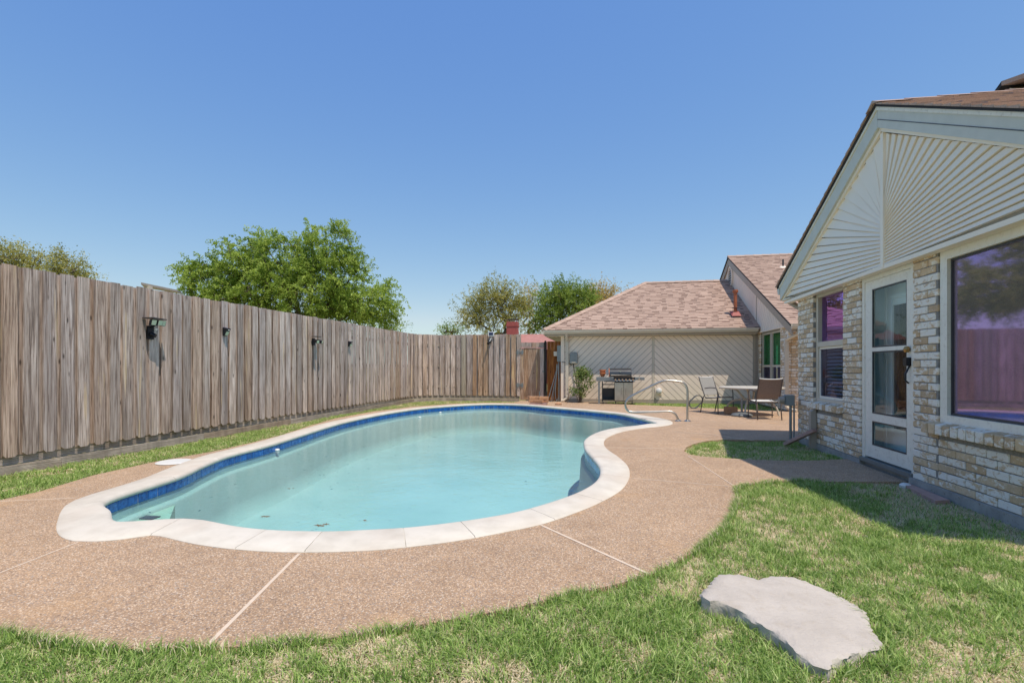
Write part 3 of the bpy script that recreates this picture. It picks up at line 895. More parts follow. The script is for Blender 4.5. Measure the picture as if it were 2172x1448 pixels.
# rails and kick boards behind
for z0, z1, off in ((0.45, 0.54, 0.055), (1.2, 1.29, 0.055), (1.95, 2.04, 0.055)):
    s = 1.0
    while s < total - 0.1:
        e = min(s + 2.4, total)
        n = 5 if s < FQ - FR < e or (FQ - FR < s < FQ - FR + 2.1) else 1
        for q in range(n):
            (x0, y0), a0 = fence_path(s + (e - s) * q / n); (x1, y1), a1 = fence_path(s + (e - s) * (q + 1) / n - 1e-4)
            p0 = (x0 - math.sin(a0) * off, y0 + math.cos(a0) * off, (z0 + z1) / 2); p1 = (x1 - math.sin(a1) * off, y1 + math.cos(a1) * off, (z0 + z1) / 2)
            part('rail', MB().bar(p0, p1, 0.04, z1 - z0), 'wood_kick', fence)
        s = e
for z0, z1, off in ((0.078, 0.21, 0.055), (-0.07, 0.07, 0.004)):
    s = 0.9 if z0 > 0 else 0.2
    while s < total - 0.05:
        e = min(s + rnd.uniform(2.2, 2.6), total)
        n = 6 if (s < FQ - FR < e or FQ - FR < s < FQ - FR + 2.1) else 1
        mb = MB()
        for q in range(n):
            (x0, y0), a0 = fence_path(s + (e - s) * q / n + (0.003 if q == 0 else 0)); (x1, y1), a1 = fence_path(s + (e - s) * (q + 1) / n - 0.0005)
            zc = (z0 + z1) / 2
            mb.bar((x0 - math.sin(a0) * off, y0 + math.cos(a0) * off, zc), (x1 - math.sin(a1) * off, y1 + math.cos(a1) * off, zc), 0.032, z1 - z0)
        part('kick_board', mb, 'wood_kick', fence)
        s = e

# gate
gate = empty('wooden_gate', (-2.55, 17.9, 0), 'weathered wooden plank gate between the back fence and the garage', 'gate')
gx0, gx1 = -3.0, -2.14
n = 6; w = (gx1 - gx0) / n
for i in range(n):
    x = gx0 + (i + .5) * w
    mb = MB().box((x - w / 2 + .002, 17.885, 0.03), (x + w / 2 - .002, 17.905, 1.86 + rnd.uniform(-.01, .01)))
    part('plank', mb, 'wood_warm' if i < 5 else 'wood_fence', gate)
    mb = MB().box((x - w / 2 + .002, 17.905, 1.90), (x + w / 2 - .002, 17.925, 2.07 + rnd.uniform(-.006, .006)))
    part('header_plank', mb, 'wood_fence', gate)
part('header_strip', MB().box((gx0, 17.87, 1.865), (gx1, 17.90, 1.895)), 'pink_board', gate)
part('rail', MB().box((gx0, 17.906, .35), (gx1, 17.94, .44)), 'wood_kick', gate)
part('rail', MB().box((gx0, 17.926, 1.55), (gx1, 17.96, 1.64)), 'wood_kick', gate)
for z in (0.55, 1.72):
    mb = MB()
    for sx in (-1, 1):
        for a in (-0.5, 0, 0.5):
            mb.add([(gx0, 17.872, z + a * .06), (gx0 + sx * .10 * math.cos(a), 17.868, z + .11 * math.sin(a) - .03), (gx0 + sx * .14 * math.cos(a), 17.866, z + .12 * math.sin(a)), (gx0 + sx * .10 * math.cos(a), 17.868, z + .11 * math.sin(a) + .03)], [(0, 1, 2, 3)])
    mb.box((gx0 - .012, 17.862, z - .05), (gx0 + .012, 17.88, z + .05))
    part('hinge', mb, 'grey_metal', gate)
part('latch', MB().box((-2.2, 17.86, 1.02), (-2.12, 17.885, 1.06)), 'grey_metal', gate)
# dark post and the short orange panel beside the garage
mb = MB(); out = [(-2.135, 0), (-2.045, 0), (-2.045, 2.05), (-2.06, 2.11), (-2.09, 2.13), (-2.12, 2.11), (-2.135, 2.05)]
mb.hull([(x, 17.84, z) for x, z in out], [(x, 17.93, z) for x, z in out])
solo('gate_post', mb, 'wood_dark', 'blackened round-topped post between the gate and the orange fence boards', 'post')
fp = empty('fence_panel', (-1.78, 17.9, 0), 'short fence panel of orange-brown boards in shade against the garage corner', 'fence')
for i in range(4):
    x = -2.03 + i * 0.125
    part('board', MB().box((x, 17.89, 0.02), (x + .12, 17.91, 2.10)), 'wood_orange', fp)
part('rail', MB().box((-2.03, 17.912, .5), (-1.54, 17.95, .59)), 'wood_dark', fp)
part('rail', MB().box((-2.03, 17.912, 1.7), (-1.54, 17.95, 1.79)), 'wood_dark', fp)
# poles leaning in the corner
for i, (xb, xt, zt, c_) in enumerate([(-1.98, -1.60, 1.35, 'grey_metal'), (-1.86, -1.60, 1.30, 'grey_metal'), (-1.80, -1.63, 1.2, 'hose')]):
    solo('leaning_pole', MB().tube([(xb, 17.55, 0), (xt, 17.62, zt)], 0.016, 6), c_, ['long grey pole leaning furthest out beside the garage corner', 'grey pole leaning between two other poles at the garage corner', 'dark thin pole leaning closest to the garage wall'][i], 'pole', smooth=True)
pts = smooth_path([(-1.66, 17.6, 1.3), (-1.68, 17.55, 0.9), (-1.70, 17.5, 0.3), (-1.66, 17.48, 0.05), (-1.58, 17.5, 0.25), (-1.60, 17.55, 0.9), (-1.62, 17.6, 1.3)], 6)
solo('garden_hose', MB().tube(pts, 0.012, 6), 'grey_metal', 'grey hose hanging in a long loop at the garage corner', 'hose', smooth=True)

# brick pile by the gate
bp = empty('brick_pile', (*G(1142, 858), 0), 'small pile of orange bricks around a short metal stake in front of the gate', 'brick pile')
bx, by = G(1142, 858)
bm_ = jitter_box(0.30, 0.16, 0.09, .006, .008); bm_.materials.append(M['orange_brick'])
for i, (dx, dy, dz, r) in enumerate([(-.17, 0, .12, .2), (.02, -.06, .12, -.3), (.17, .03, .12, .1), (-.16, .02, .215, .35), (.01, .02, .215, -.15), (.16, .0, .215, .3)]):
    inst('brick', bm_, (bx + dx, by + dy, dz), bp, r + math.pi / 2)
part('slab', MB().box((bx - .27, by - .16, 0.0), (bx + .27, by + .16, .06)), 'pink_board', bp)
part('stake', MB().tube([(bx + .03, by + .05, .2), (bx + .03, by + .05, .42)], .018, 8), 'grey_metal', bp)
solo('brick_fragment', MB().lathe([(0, 0), (.10, 0), (.12, .03), (.07, .06), (0, .07)], (bx + .62, by + .12, 0.002), 7), 'orange_brick', 'flat orange brick fragment lying right of the brick pile', 'brick')

# ------------------------------------------------------------------ solar lights on the fence
def on_fence(px, py):
    q, z = Pp(px, py, FP + 0.02); return q, z
# big three-panel flood light
q, z = on_fence(318, 694)
f1 = empty('solar_flood_light', (FP + .02, q, z), 'three-panel black solar flood light on the near part of the long fence', 'light', 'solar lights on the fence')
part('bracket', MB().box((FP + .01, q - .05, z - .18), (FP + .04, q + .05, z + .02)), 'black_metal', f1)
part('sensor', MB().tube([(FP + .04, q, z - .10), (FP + .10, q + .02, z - .13)], [.035, .03], 10), 'black_metal', f1, smooth=True)
part('sensor_dome', MB().lathe([(0, -.03), (.02, -.022), (.025, 0), (0, .005)], (FP + .13, q + .0, z - .02), 10), 'white_plastic', f1, smooth=True)
part('arm', MB().tube([(FP + .03, q, z), (FP + .12, q, z + .04)], .018, 8), 'black_metal', f1)
for i, dq in enumerate((-.085, 0, .085)):
    a = (-.35, 0, .35)[i]
    x0 = FP + .17 - abs(dq) * .25; qq = q + dq
    ca, sa = math.cos(a), math.sin(a)
    def pt(u, v, w):  # u along the fence, v out, w up; head tilted down
        return (x0 + v * ca - u * sa * .4, qq + u * ca, z + .06 + w - v * .0)
    mb = MB().hull([pt(-.041, 0.02, -.04), pt(.041, 0.02, -.04), pt(.041, .045, .04), pt(-.041, .045, .04)], [pt(-.041, -.02, -.035), pt(.041, -.02, -.035), pt(.041, .0, .045), pt(-.041, .0, .045)])
    h = part('lamp_head', mb, 'black_metal', f1)
    part('led_panel', MB().hull([pt(-.035, .024, -.034), pt(.035, .024, -.034), pt(.035, .047, .036), pt(-.035, .047, .036)], [pt(-.035, .020, -.034), pt(.035, .020, -.034), pt(.035, .043, .036), pt(-.035, .043, .036)]), 'led_panel', h)
part('solar_panel', MB().hull([(FP + .02, q - .13, z + .125), (FP + .20, q - .12, z + .125), (FP + .20, q + .12, z + .115), (FP + .02, q + .13, z + .115)], [(FP + .02, q - .13, z + .137), (FP + .20, q - .12, z + .137), (FP + .20, q + .12, z + .127), (FP + .02, q + .13, z + .127)]), 'dark_grey', f1)
def wedge_light(px, py, s, lab):
    q, z = on_fence(px, py)
    e = empty('solar_wall_light', (FP + .02, q, z), lab, 'light', 'solar lights on the fence')
    x = FP + .02
    mb = MB().hull([(x, q - .05 * s, z - .08 * s), (x, q + .05 * s, z - .08 * s), (x, q + .05 * s, z + .07 * s), (x, q - .05 * s, z + .07 * s)], [(x + .03 * s, q - .05 * s, z - .08 * s), (x + .03 * s, q + .05 * s, z - .08 * s), (x + .10 * s, q + .05 * s, z + .05 * s), (x + .10 * s, q - .05 * s, z + .05 * s)])
    part('housing', mb, 'black_metal', e, bevel=.004)
    part('led_panel', MB().hull([(x + .035 * s, q - .035 * s, z - .07 * s), (x + .035 * s, q + .035 * s, z - .07 * s), (x + .07 * s, q + .035 * s, z - .005), (x + .07 * s, q - .035 * s, z - .005)], [(x + .045 * s, q - .035 * s, z - .07 * s), (x + .045 * s, q + .035 * s, z - .07 * s), (x + .08 * s, q + .035 * s, z - .005), (x + .08 * s, q - .035 * s, z - .005)]), 'led_panel', e)
    part('sensor', MB().lathe([(0, -.012), (.014, 0), (0, .012)], (x + .095 * s, q, z + .025 * s), 8), 'white_plastic', e, smooth=True)
    part('solar_panel', MB().hull([(x, q - .045 * s, z + .072 * s), (x + .1 * s, q - .045 * s, z + .052 * s), (x + .1 * s, q + .045 * s, z + .052 * s), (x, q + .045 * s, z + .072 * s)], [(x, q - .045 * s, z + .078 * s), (x + .1 * s, q - .045 * s, z + .058 * s), (x + .1 * s, q + .045 * s, z + .058 * s), (x, q + .045 * s, z + .078 * s)]), 'navy', e)
wedge_light(476, 703, .95, 'small black wedge-shaped solar light, second fixture along the fence from the camera')
wedge_light(740, 729, .95, 'tiny black solar light on the fence between the twin spot light and the corner')
q, z = on_fence(664, 721)
f2 = empty('solar_spot_light', (FP + .02, q, z), 'black twin-headed solar spot light halfway down the long fence', 'light', 'solar lights on the fence')
part('bracket', MB().box((FP + .01, q - .04, z - .12), (FP + .05, q + .04, z + .04)), 'black_metal', f2)
for dq in (-.07, .07):
    h = part('lamp_head', MB().tube([(FP + .10, q + dq, z - .01), (FP + .20, q + dq * 1.3, z - .05)], [.03, .045], 10), 'black_metal', f2, smooth=True)
    part('led_panel', MB().tube([(FP + .198, q + dq * 1.29, z - .049), (FP + .204, q + dq * 1.31, z - .052)], .038, 10), 'led_panel', h)
    part('arm', MB().tube([(FP + .04, q, z), (FP + .12, q + dq, z)], .014, 6), 'black_metal', f2)
part('solar_panel', MB().box((FP + .04, q - .10, z + .07), (FP + .17, q + .10, z + .085)), 'dark_grey', f2)
x, z = Qq(1042, 708, 17.88)
sp = empty('panel_light', (x, 17.87, z), 'small white-framed solar panel at the top of the back fence', 'light')
part('frame', MB().box((x - .11, 17.84, z - .08), (x + .11, 17.86, z + .08)), 'white_plastic', sp)
part('cell', MB().box((x - .078, 17.834, z - .05), (x + .078, 17.842, z + .05)), 'navy', sp)
part('bracket', MB().tube([(x, 17.85, z - .08), (x, 17.88, z - .14)], .012, 6), 'white_plastic', sp)
x, z = Qq(1040, 723, 17.88)
sl = empty('security_light', (x, 17.85, z), 'small security light with a white visor below the solar panel on the back fence', 'light')
part('base', MB().box((x - .06, 17.83, z - .07), (x + .04, 17.88, z + .04)), 'black_metal', sl)
part('visor', MB().bar((x + .0, 17.78, z - .02), (x + .06, 17.78, z + .10), .05, .03), 'white_plastic', sl)
part('head', MB().tube([(x - .02, 17.84, z - .03), (x - .05, 17.72, z - .10)], [.03, .05], 8), 'black_metal', sl, smooth=True)

# ================================================================== NEAR HOUSE
house = empty('brick_house', (4.5, 6.0, 0), 'tan and whitewashed brick house wing with fan-patterned siding gable, glazed door and purple-tinted windows', 'house')
WP = 3.12
wall_boxes = [(8.50, 9.12, 2.42), (7.50, 8.50, 0.60), (7.03, 7.50, 2.42), (5.52, 5.92, 2.42), (3.95, 5.52, 0.60), (3.75, 3.95, 2.42)]
mb = MB()
for a, b, z in wall_boxes: mb.box((WP + .008, a + .006, .05), (WP + .2, b - .006, z))
for a, b in ((7.50, 8.50), (5.92, 7.03), (3.95, 5.52)): mb.box((WP + .01, a - .005, 2.31), (WP + .2, b + .005, 2.42))
wall = part('wall', mb, 'mortar', house)
part('foundation', MB().box((WP - .035, 3.75, -.12), (WP + .3, 5.93, .06)).box((WP - .012, 7.02, -.12), (WP + .3, 9.12, .055)).box((WP + .05, 5.93, -.12), (WP + .6, 7.02, .09)), 'concrete', house)
bricks = []
BL, BH, BG = 0.239, 0.066, 0.010
def lay(q0, q1, z0, z1):
    r = 0; z = z0
    while z + BH <= z1 + .03:
        q = q1 - .0
        first = BL if r % 2 == 0 else (BL - BG) / 2
        L = first
        while q - q0 > 0.03:
            l = min(L, q - q0)
            bricks.append((q - l / 2, z + BH / 2, l)); q -= l + BG; L = BL
        r += 1; z += BH + BG
lay(8.50, 9.12, .06, 2.36); lay(7.51, 8.49, .06, .54); lay(7.03, 7.50, .06, 2.36); lay(5.52, 5.92, .06, 2.36); lay(3.75, 5.51, .065, .55)
cache = {}
def brick_mesh(l):
    key = round(l, 2)
    if key not in cache:
        cache[key] = [jitter_box(l, .10, BH, .0022, .005) for _ in range(3)]
        for m_ in cache[key]: m_.materials.append(M['brick'])
    return rnd.choice(cache[key])
fwd = lambda q, p=WP: q * CT - p * ST
vis = [b for b in bricks if (1086 + 1080 * (WP * CT + b[0] * ST) / fwd(b[0])) < 2190]
vis.sort(key=lambda b: fwd(b[0]))
keep = set(vis[:285])
for q, z, l in bricks:
    if (q, z, l) in keep:
        o = inst('brick', brick_mesh(l), (WP + .05 + rnd.uniform(-.003, .002), q, z), wall)
        o.rotation_euler = (rnd.uniform(-.004, .004), 0, rnd.uniform(-.006, .006))
far_b = [b for b in bricks if b not in keep]
# the farther pier and the out-of-view stretch as one piece
mb = MB()
for q, z, l in far_b: mb.box((WP + rnd.uniform(-.003, .002), q - l / 2, z - BH / 2), (WP + .1, q + l / 2, z + BH / 2))
def brick_stuff_mat():
    m_ = M['brick'].copy(); m_.name = 'brick_joined'
    nt_ = m_.node_tree
    ri = [n for n in nt_.nodes if n.type == 'OBJECT_INFO']
    g = nt_.nodes.new('ShaderNodeNewGeometry')
    for n in ri:
        for l in list(n.outputs['Random'].links): nt_.links.new(g.outputs['Random Per Island'], l.to_socket)
    return m_
M['brick_joined'] = brick_stuff_mat()
o = part('brickwork', mb, 'brick_joined', wall); o['kind'] = 'stuff'
# rowlock sills
def sill(q0, q1, z0, z1, proj):
    n = int((q1 - q0) / .103); w = (q1 - q0) / n
    for i in range(n):
        q = q0 + (i + .5) * w
        mb = MB().hull([(WP - proj, q - w / 2 + .008, z0 - .012), (WP + .06, q - w / 2 + .008, z0 + .01), (WP + .06, q - w / 2 + .008, z1 + .015), (WP - proj, q - w / 2 + .008, z1 - .012)],
                       [(WP - proj, q + w / 2 - .008, z0 - .012), (WP + .06, q + w / 2 - .008, z0 + .01), (WP + .06, q + w / 2 - .008, z1 + .015), (WP - proj, q + w / 2 - .008, z1 - .012)])
        part('sill_brick', mb, 'brick', wall, bevel=.007)
    part('sill_mortar', MB().box((WP - proj + .03, q0 + .01, z0), (WP + .02, q1 - .01, z1 - .014)), 'dark_mortar', wall)
sill(7.48, 8.60, .585, .672, .055)
sill(3.85, 5.66, .575, .672, .075)

# shell of the rest of the wing so that nothing shines through
part('outer_wall', MB().box((3.32, 9.0, 0), (10, 9.12, 2.5)).box((9.9, 3.75, 0), (10, 9.0, 2.5)).box((3.32, 3.75, 0), (9.9, 3.85, 2.5)), 'siding', house)
part('inner_wall', MB().box((4.6, 3.85, 0), (4.65, 5.75, 2.5)).box((3.32, 5.70, 0), (4.6, 5.75, 2.5)).box((3.32, 7.2, 0), (4.6, 7.25, 2.5)).box((4.6, 7.2, 0), (4.65, 9.0, 2.5)).box((3.3, 3.85, 2.44), (9.9, 9.0, 2.5)), 'dark_room', house)

# gable: fan of siding boards
SP = 3.045
def rakeL(q): return 3.80 - .4528 * (q - 6.31)
def rakeR(q): return 3.80 - .518 * (6.31 - q)
def fan(n, q_end, rake, q0, zt, zb):
    for k in range(n):
        def line(j):
            e = q0 + (q_end - q0) * j / n
            t = zt + (zb - zt) * j / n
            return (q0, t), (e, rake(e))
        (t0, r0), (t1, r1_) = line(k), line(k + 1)
        dq_, dz_ = r1_[0] - t1[0], r1_[1] - t1[1]; L_ = math.hypot(dq_, dz_)
        nq_, nz_ = -dz_ / L_, dq_ / L_
        if nq_ * (t0[0] + r0[0] - t1[0] - r1_[0]) + nz_ * (t0[1] + r0[1] - t1[1] - r1_[1]) < 0: nq_, nz_ = -nq_, -nz_
        t1 = (t1[0] + nq_ * .003, t1[1] + nz_ * .003); r1_ = (r1_[0] + nq_ * .011, r1_[1] + nz_ * .011)
        pl = [t0, r0, r1_, t1]
        d = [.0, .0, .018, .018]        # lower edge stands proud
        lo_p = [(SP - .002 - dd, q, z) for (q, z), dd in zip(pl, d)]
        hi_p = [(SP + .02, q, z) for (q, z) in pl]
        part('siding_board', MB().hull(lo_p, hi_p), 'siding', house)
fan(17, 9.44, rakeL, 6.335, 3.02, 2.33)
fan(22, 3.58, rakeR, 6.285, 3.06, 2.33)
part('gable_backing', MB().hull([(SP + .02, 9.45, 2.31), (SP + .02, 3.55, 2.31), (SP + .02, 6.31, 3.79)], [(SP + .06, 9.45, 2.31), (SP + .06, 3.55, 2.31), (SP + .06, 6.31, 3.79)]), 'trim_taupe', house)
part('center_strip', MB().box((SP - .03, 6.28, 2.30), (SP + .01, 6.34, 3.80)), 'siding', house)
part('bottom_strip', MB().box((SP - .024, 3.55, 2.285), (SP + .08, 9.46, 2.33)), 'siding', house)
def rake_piece(name, p0, p1, a_top, a_bot, b_top, b_bot, mat):
    part(name, MB().hull([(p0, *a_top), (p0, *a_bot), (p0, *b_bot), (p0, *b_top)], [(p1, *a_top), (p1, *a_bot), (p1, *b_bot), (p1, *b_top)]), mat, house)
rake_piece('rake_board', 2.975, 3.02, (9.53, 2.60), (9.53, 2.35), (6.312, 4.075), (6.312, 3.86), 'trim_grey')
rake_piece('rake_board', 2.975, 3.02, (6.308, 4.075), (6.308, 3.86), (3.5, 2.62), (3.5, 2.39), 'trim_grey')
rake_piece('rake_lip', 2.962, 2.99, (9.54, 2.60), (9.54, 2.565), (6.312, 4.095), (6.312, 4.06), 'trim_cream')
rake_piece('rake_lip', 2.962, 2.99, (6.308, 4.095), (6.308, 4.055), (3.5, 2.638), (3.5, 2.595), 'trim_cream')
rake_piece('rake_groove', 2.970, 2.978, (6.308, 3.955), (6.308, 3.948), (3.5, 2.50), (3.5, 2.493), 'dark_grey')
rake_piece('inner_trim', 3.005, 3.04, (9.50, 2.37), (9.50, 2.335), (6.312, 3.862), (6.312, 3.81), 'siding')
rake_piece('inner_trim', 3.005, 3.04, (6.308, 3.862), (6.308, 3.815), (3.56, 2.44), (3.56, 2.39), 'siding')
part('soffit', MB().box((3.0, 9.14, 2.34), (10, 9.50, 2.36)), 'trim_cream', house)
part('eave_fascia', MB().box((3.02, 9.50, 2.36), (10, 9.53, 2.58)), 'trim_grey', house)
# roof slabs
def slope_slab(name, p0, p1, qa, za, qb, zb, th, mat, parent):
    part(name, MB().hull([(p0, qa, za), (p0, qb, zb), (p0, qb, zb - th), (p0, qa, za - th)], [(p1, qa, za), (p1, qb, zb), (p1, qb, zb - th), (p1, qa, za - th)]), mat, parent)
slope_slab('roof_deck', 2.95, 10.3, 6.31, 4.135, 9.62, 2.60, .035, 'dark_edge', house)
slope_slab('roof_deck', 2.95, 10.3, 6.31, 4.135, 3.42, 2.625, .035, 'dark_edge', house)
camv = Vector((0, 0, 1.2))
def shingles(parent, O, U, V, region, tw=.30, ch=.14, cap=150, ind=True, lift=.004):
    O = Vector(O); U = Vector(U).normalized(); V = Vector(V).normalized(); N = U.cross(V)
    if N.z < 0: N = -N
    us = [p[0] for p in region]; vs_ = [p[1] for p in region]
    if area2(region) < 0: region = region[::-1]
    pieces = []
    v = min(vs_)
    def addp(u0, u1, va, vb, v0, dark):
        pl = clip_convex([(u0 + .002, va), (u1 - .002, va), (u1 - .002, vb), (u0 + .002, vb)], region)
        if len(pl) >= 3 and area2(pl) > .0012: pieces.append((pl, v0, dark))
    while v < max(vs_):
        u = min(us) - rnd.uniform(0, tw)
        while u < max(us):
            w = tw * rnd.uniform(.6, 1.5); addp(u, u + w, v, v + ch * 1.04, v, False); u += w
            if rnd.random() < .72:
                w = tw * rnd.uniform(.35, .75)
                addp(u, u + w, v, v + ch * .5, v, True); addp(u, u + w, v + ch * .5, v + ch * 1.04, v, False); u += w  # low tab: its lower half toned dark as painted shadow of its neighbours
        v += ch
    def prism(pl, v0, mb, dark):
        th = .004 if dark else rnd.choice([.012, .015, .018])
        top = []
        for (a, b) in pl:
            f = 1 - min(1, max(0, (b - v0) / ch)); top.append(O + U * a + V * b + N * (lift + .003 + th * f))
        bot = [O + U * a + V * b + N * (lift - .006) for a, b in pl]
        mb.hull(bot, top)
    pieces.sort(key=lambda x: (O + U * x[0][0][0] + V * x[0][0][1] - camv).length)
    n = cap if ind else 0
    for pl, v0, dk in pieces[:n]:
        m_ = MB(); prism(pl, v0, m_, dk); part('shingle', m_, 'shingle_tab_shade' if dk else 'shingle', parent)
    if len(pieces) > n:
        m_ = MB(); tones = []
        for pl, v0, dk in pieces[n:]:
            k = len(m_.v); prism(pl, v0, m_, dk); tones += [rnd.uniform(0, .08) if dk else rnd.uniform(.5, 1)] * (len(m_.v) - k)  # low tones paint the same tab shadow into the joined pieces
        o = part('shingles', m_, 'shingle_stuff', parent); o['kind'] = 'stuff'
        at = o.data.attributes.new('tone', 'FLOAT', 'POINT'); at.data.foreach_set('value', np.array(tones, np.float32))
rl = math.hypot(2.91, 1.52)
roof_r = [o for o in house.children if o.name.startswith('roof_deck')][1]
shingles(roof_r, (2.93, 3.40, 2.61), (1, 0, 0), (0, 2.91, 1.52), [(0, 0), (4.4, 0), (4.4, rl + .02), (0, rl + .02)], cap=120)
roof_l = [o for o in house.children if o.name.startswith('roof_deck')][0]
shingles(roof_l, (2.93, 9.64, 2.59), (1, 0, 0), (0, -3.33, 1.545), [(0, 0), (3.0, 0), (3.0, 3.66), (0, 3.66)], ind=False)
for i in range(14):
    x = 2.92 + i * .32
    part('ridge_cap', MB().hull([(x, 6.16, 4.085), (x, 6.31, 4.165), (x, 6.46, 4.085), (x, 6.31, 4.13)], [(x + .34, 6.16, 4.075), (x + .34, 6.31, 4.155), (x + .34, 6.46, 4.075), (x + .34, 6.31, 4.12)]), 'shingle', house)
# gutter at the far eave
part('gutter', MB().hull([(2.97, 9.55, 2.46), (2.97, 9.63, 2.46), (2.97, 9.68, 2.58), (2.97, 9.55, 2.58)], [(10, 9.55, 2.46), (10, 9.63, 2.46), (10, 9.68, 2.58), (10, 9.55, 2.58)]), 'trim_grey', house)
dsp = part('downspout', MB().tube(smooth_path([(3.10, 9.60, 2.48), (3.12, 9.58, 2.36), (3.22, 9.40, 2.22), (3.30, 9.22, 2.12), (3.32, 9.17, 1.9)], 4) + [(3.32, 9.17, 0.1)], .045, 8), 'trim_taupe', house, smooth=True)
# second, higher gable further back
part('upper_gable', MB().hull([(5.35, 6.9, 4.2), (5.35, 7.95, 4.95), (5.35, 11.0, 3.4), (5.35, 9.0, 2.6)], [(10, 6.9, 4.2), (10, 7.95, 4.95), (10, 11.0, 3.4), (10, 9.0, 2.6)]), 'trim_grey', house)
slope_slab('upper_roof', 5.25, 10.2, 7.95, 5.05, 5.6, 4.40, .06, 'shingle', house)
slope_slab('upper_roof', 5.25, 10.2, 7.95, 5.05, 11.3, 3.38, .06, 'dark_edge', house)

# small window -------------------------------------------------------
def rect_frame(name, p0, p1, q0, q1, z0, z1, w, mat, parent, wb=None):
    wb = wb or w
    mb = MB().box((p0, q0, z0), (p1, q0 + w, z1)).box((p0, q1 - w, z0), (p1, q1, z1)).box((p0, q0 + w, z1 - w), (p1, q1 - w, z1)).box((p0, q0 + w, z0), (p1, q1 - w, z0 + wb))
    return part(name, mb, mat, parent)
win = part('window', MB().box((3.16, 7.51, .672), (3.30, 7.515, 2.31)).box((3.16, 8.485, .672), (3.30, 8.49, 2.31)), 'trim_tan', house)
rect_frame('frame', 3.165, 3.235, 7.515, 8.485, .675, 2.30, .055, 'trim_tan', win)
part('meeting_rail', MB().box((3.158, 7.57, 1.50), (3.215, 8.43, 1.575)), 'trim_tan', win)
rect_frame('sash', 3.185, 3.21, 7.572, 8.428, .732, 1.498, .035, 'frame_cream', win)
part('pane', MB().box((3.222, 7.57, 1.575), (3.226, 8.43, 2.245)), 'glass_tint', win)
part('pane', MB().box((3.192, 7.607, .768), (3.196, 8.393, 1.464)), 'glass_lower', win)
nsl = 27
for i in range(nsl):
    z = .80 + i * 1.42 / nsl
    part('slat', MB().hull([(3.27, 7.60, z), (3.305, 7.60, z + .026), (3.305, 7.60, z + .029), (3.27, 7.60, z + .004)], [(3.27, 8.40, z), (3.305, 8.40, z + .026), (3.305, 8.40, z + .029), (3.27, 8.40, z + .004)]), 'blind', win)
part('blind_cord', MB().box((3.262, 7.80, .8), (3.265, 7.806, 2.25)).box((3.262, 8.20, .8), (3.265, 8.206, 2.25)), 'blind', win)
part('blind_rail', MB().box((3.26, 7.60, .735), (3.31, 8.40, .775)).box((3.26, 7.60, 2.2), (3.31, 8.40, 2.25)), 'blind', win)

# glazed storm door with the white door behind it -----------------------------
door = part('door', MB().box((3.14, 5.925, .095), (3.22, 5.985, 2.29)).box((3.14, 6.965, .095), (3.22, 7.025, 2.29)).box((3.14, 5.985, 2.235), (3.22, 6.965, 2.29)), 'frame_cream', house)
part('threshold', MB().box((3.10, 5.93, .05), (3.26, 7.02, .095)), 'grey_metal', door)
dp0, dp1 = 3.148, 3.182
part('stile', MB().box((dp0, 5.988, .115), (dp1, 6.085, 2.232)), 'frame_cream', door)
part('stile', MB().box((dp0, 6.805, .115), (dp1, 6.962, 2.232)), 'frame_cream', door)
part('top_rail', MB().box((dp0, 6.085, 2.13), (dp1, 6.805, 2.232)), 'frame_cream', door)
part('middle_rail', MB().box((dp0 - .004, 6.085, 1.385), (dp1 - .004, 6.805, 1.43)), 'frame_cream', door)
part('middle_rail', MB().box((dp0 - .004, 6.085, .555), (dp1 - .004, 6.805, .645)), 'frame_cream', door)
part('bottom_rail', MB().box((dp0, 6.085, .115), (dp1, 6.805, .265)), 'frame_cream', door)
for z0, z1 in ((1.43, 2.13), (.645, 1.385), (.265, .555)):
    part('pane', MB().box((3.163, 6.085, z0), (3.167, 6.805, z1)), 'glass_clear', door)
    rect_frame('glazing_bead', 3.151, 3.161, 6.088, 6.802, z0 + .003, z1 - .003, .014, 'dark_grey', door)
part('door_knob', MB().lathe([(0, -.035), (.02, -.03), (.032, 0), (.02, .03), (0, .035)], (3.12, 6.03, 1.385), 12), 'brass', door, smooth=True)
part('latch', MB().box((3.10, 6.0, 1.21), (3.15, 6.06, 1.30)), 'black_metal', door)
part('pull_handle', MB().tube([(3.14, 6.02, 1.21), (3.10, 6.02, 1.12), (3.10, 6.02, 1.06), (3.14, 6.04, 1.03)], .009, 6), 'black_metal', door)
# inner door
ind_ = part('inner_door', MB().box((3.37, 6.80, .1), (3.41, 6.97, 2.2)).box((3.37, 5.95, .1), (3.41, 6.10, 2.2)).box((3.37, 6.10, 2.03), (3.41, 6.80, 2.2)).box((3.37, 6.10, .1), (3.41, 6.80, .44)), 'white_door', door)
rect_frame('moulding', 3.35, 3.37, 6.08, 6.82, .42, 2.06, .05, 'white_door', door)
part('inner_pane', MB().box((3.385, 6.10, .44), (3.39, 6.80, 2.03)), 'glass_lower', door)
part('blind_header', MB().box((3.36, 6.13, 1.93), (3.385, 6.77, 2.01)), 'blind', door)
part('door_reveal', MB().box((3.22, 6.97, .1), (3.45, 7.0, 2.3)).box((3.22, 5.93, .1), (3.45, 5.95, 2.3)), 'room_wall', door)
part('reveal_trim', MB().box((3.36, 6.93, .1), (3.40, 6.969, 2.3)), 'white_door', door)

# large window -------------------------------------------------------
big = part('picture_window', MB().box((3.155, 3.94, .675), (3.30, 3.945, 2.30)).box((3.155, 5.515, .675), (3.3, 5.52, 2.30)), 'frame_cream', house)
rect_frame('frame', 3.135, 3.20, 3.95, 5.512, .675, 2.305, .10, 'frame_cream', big, .075)
rect_frame('gasket', 3.165, 3.185, 4.052, 5.41, .752, 2.203, .02, 'dark_grey', big)
part('pane', MB().box((3.178, 4.055, .755), (3.182, 5.407, 2.20)), 'glass_screen', big)

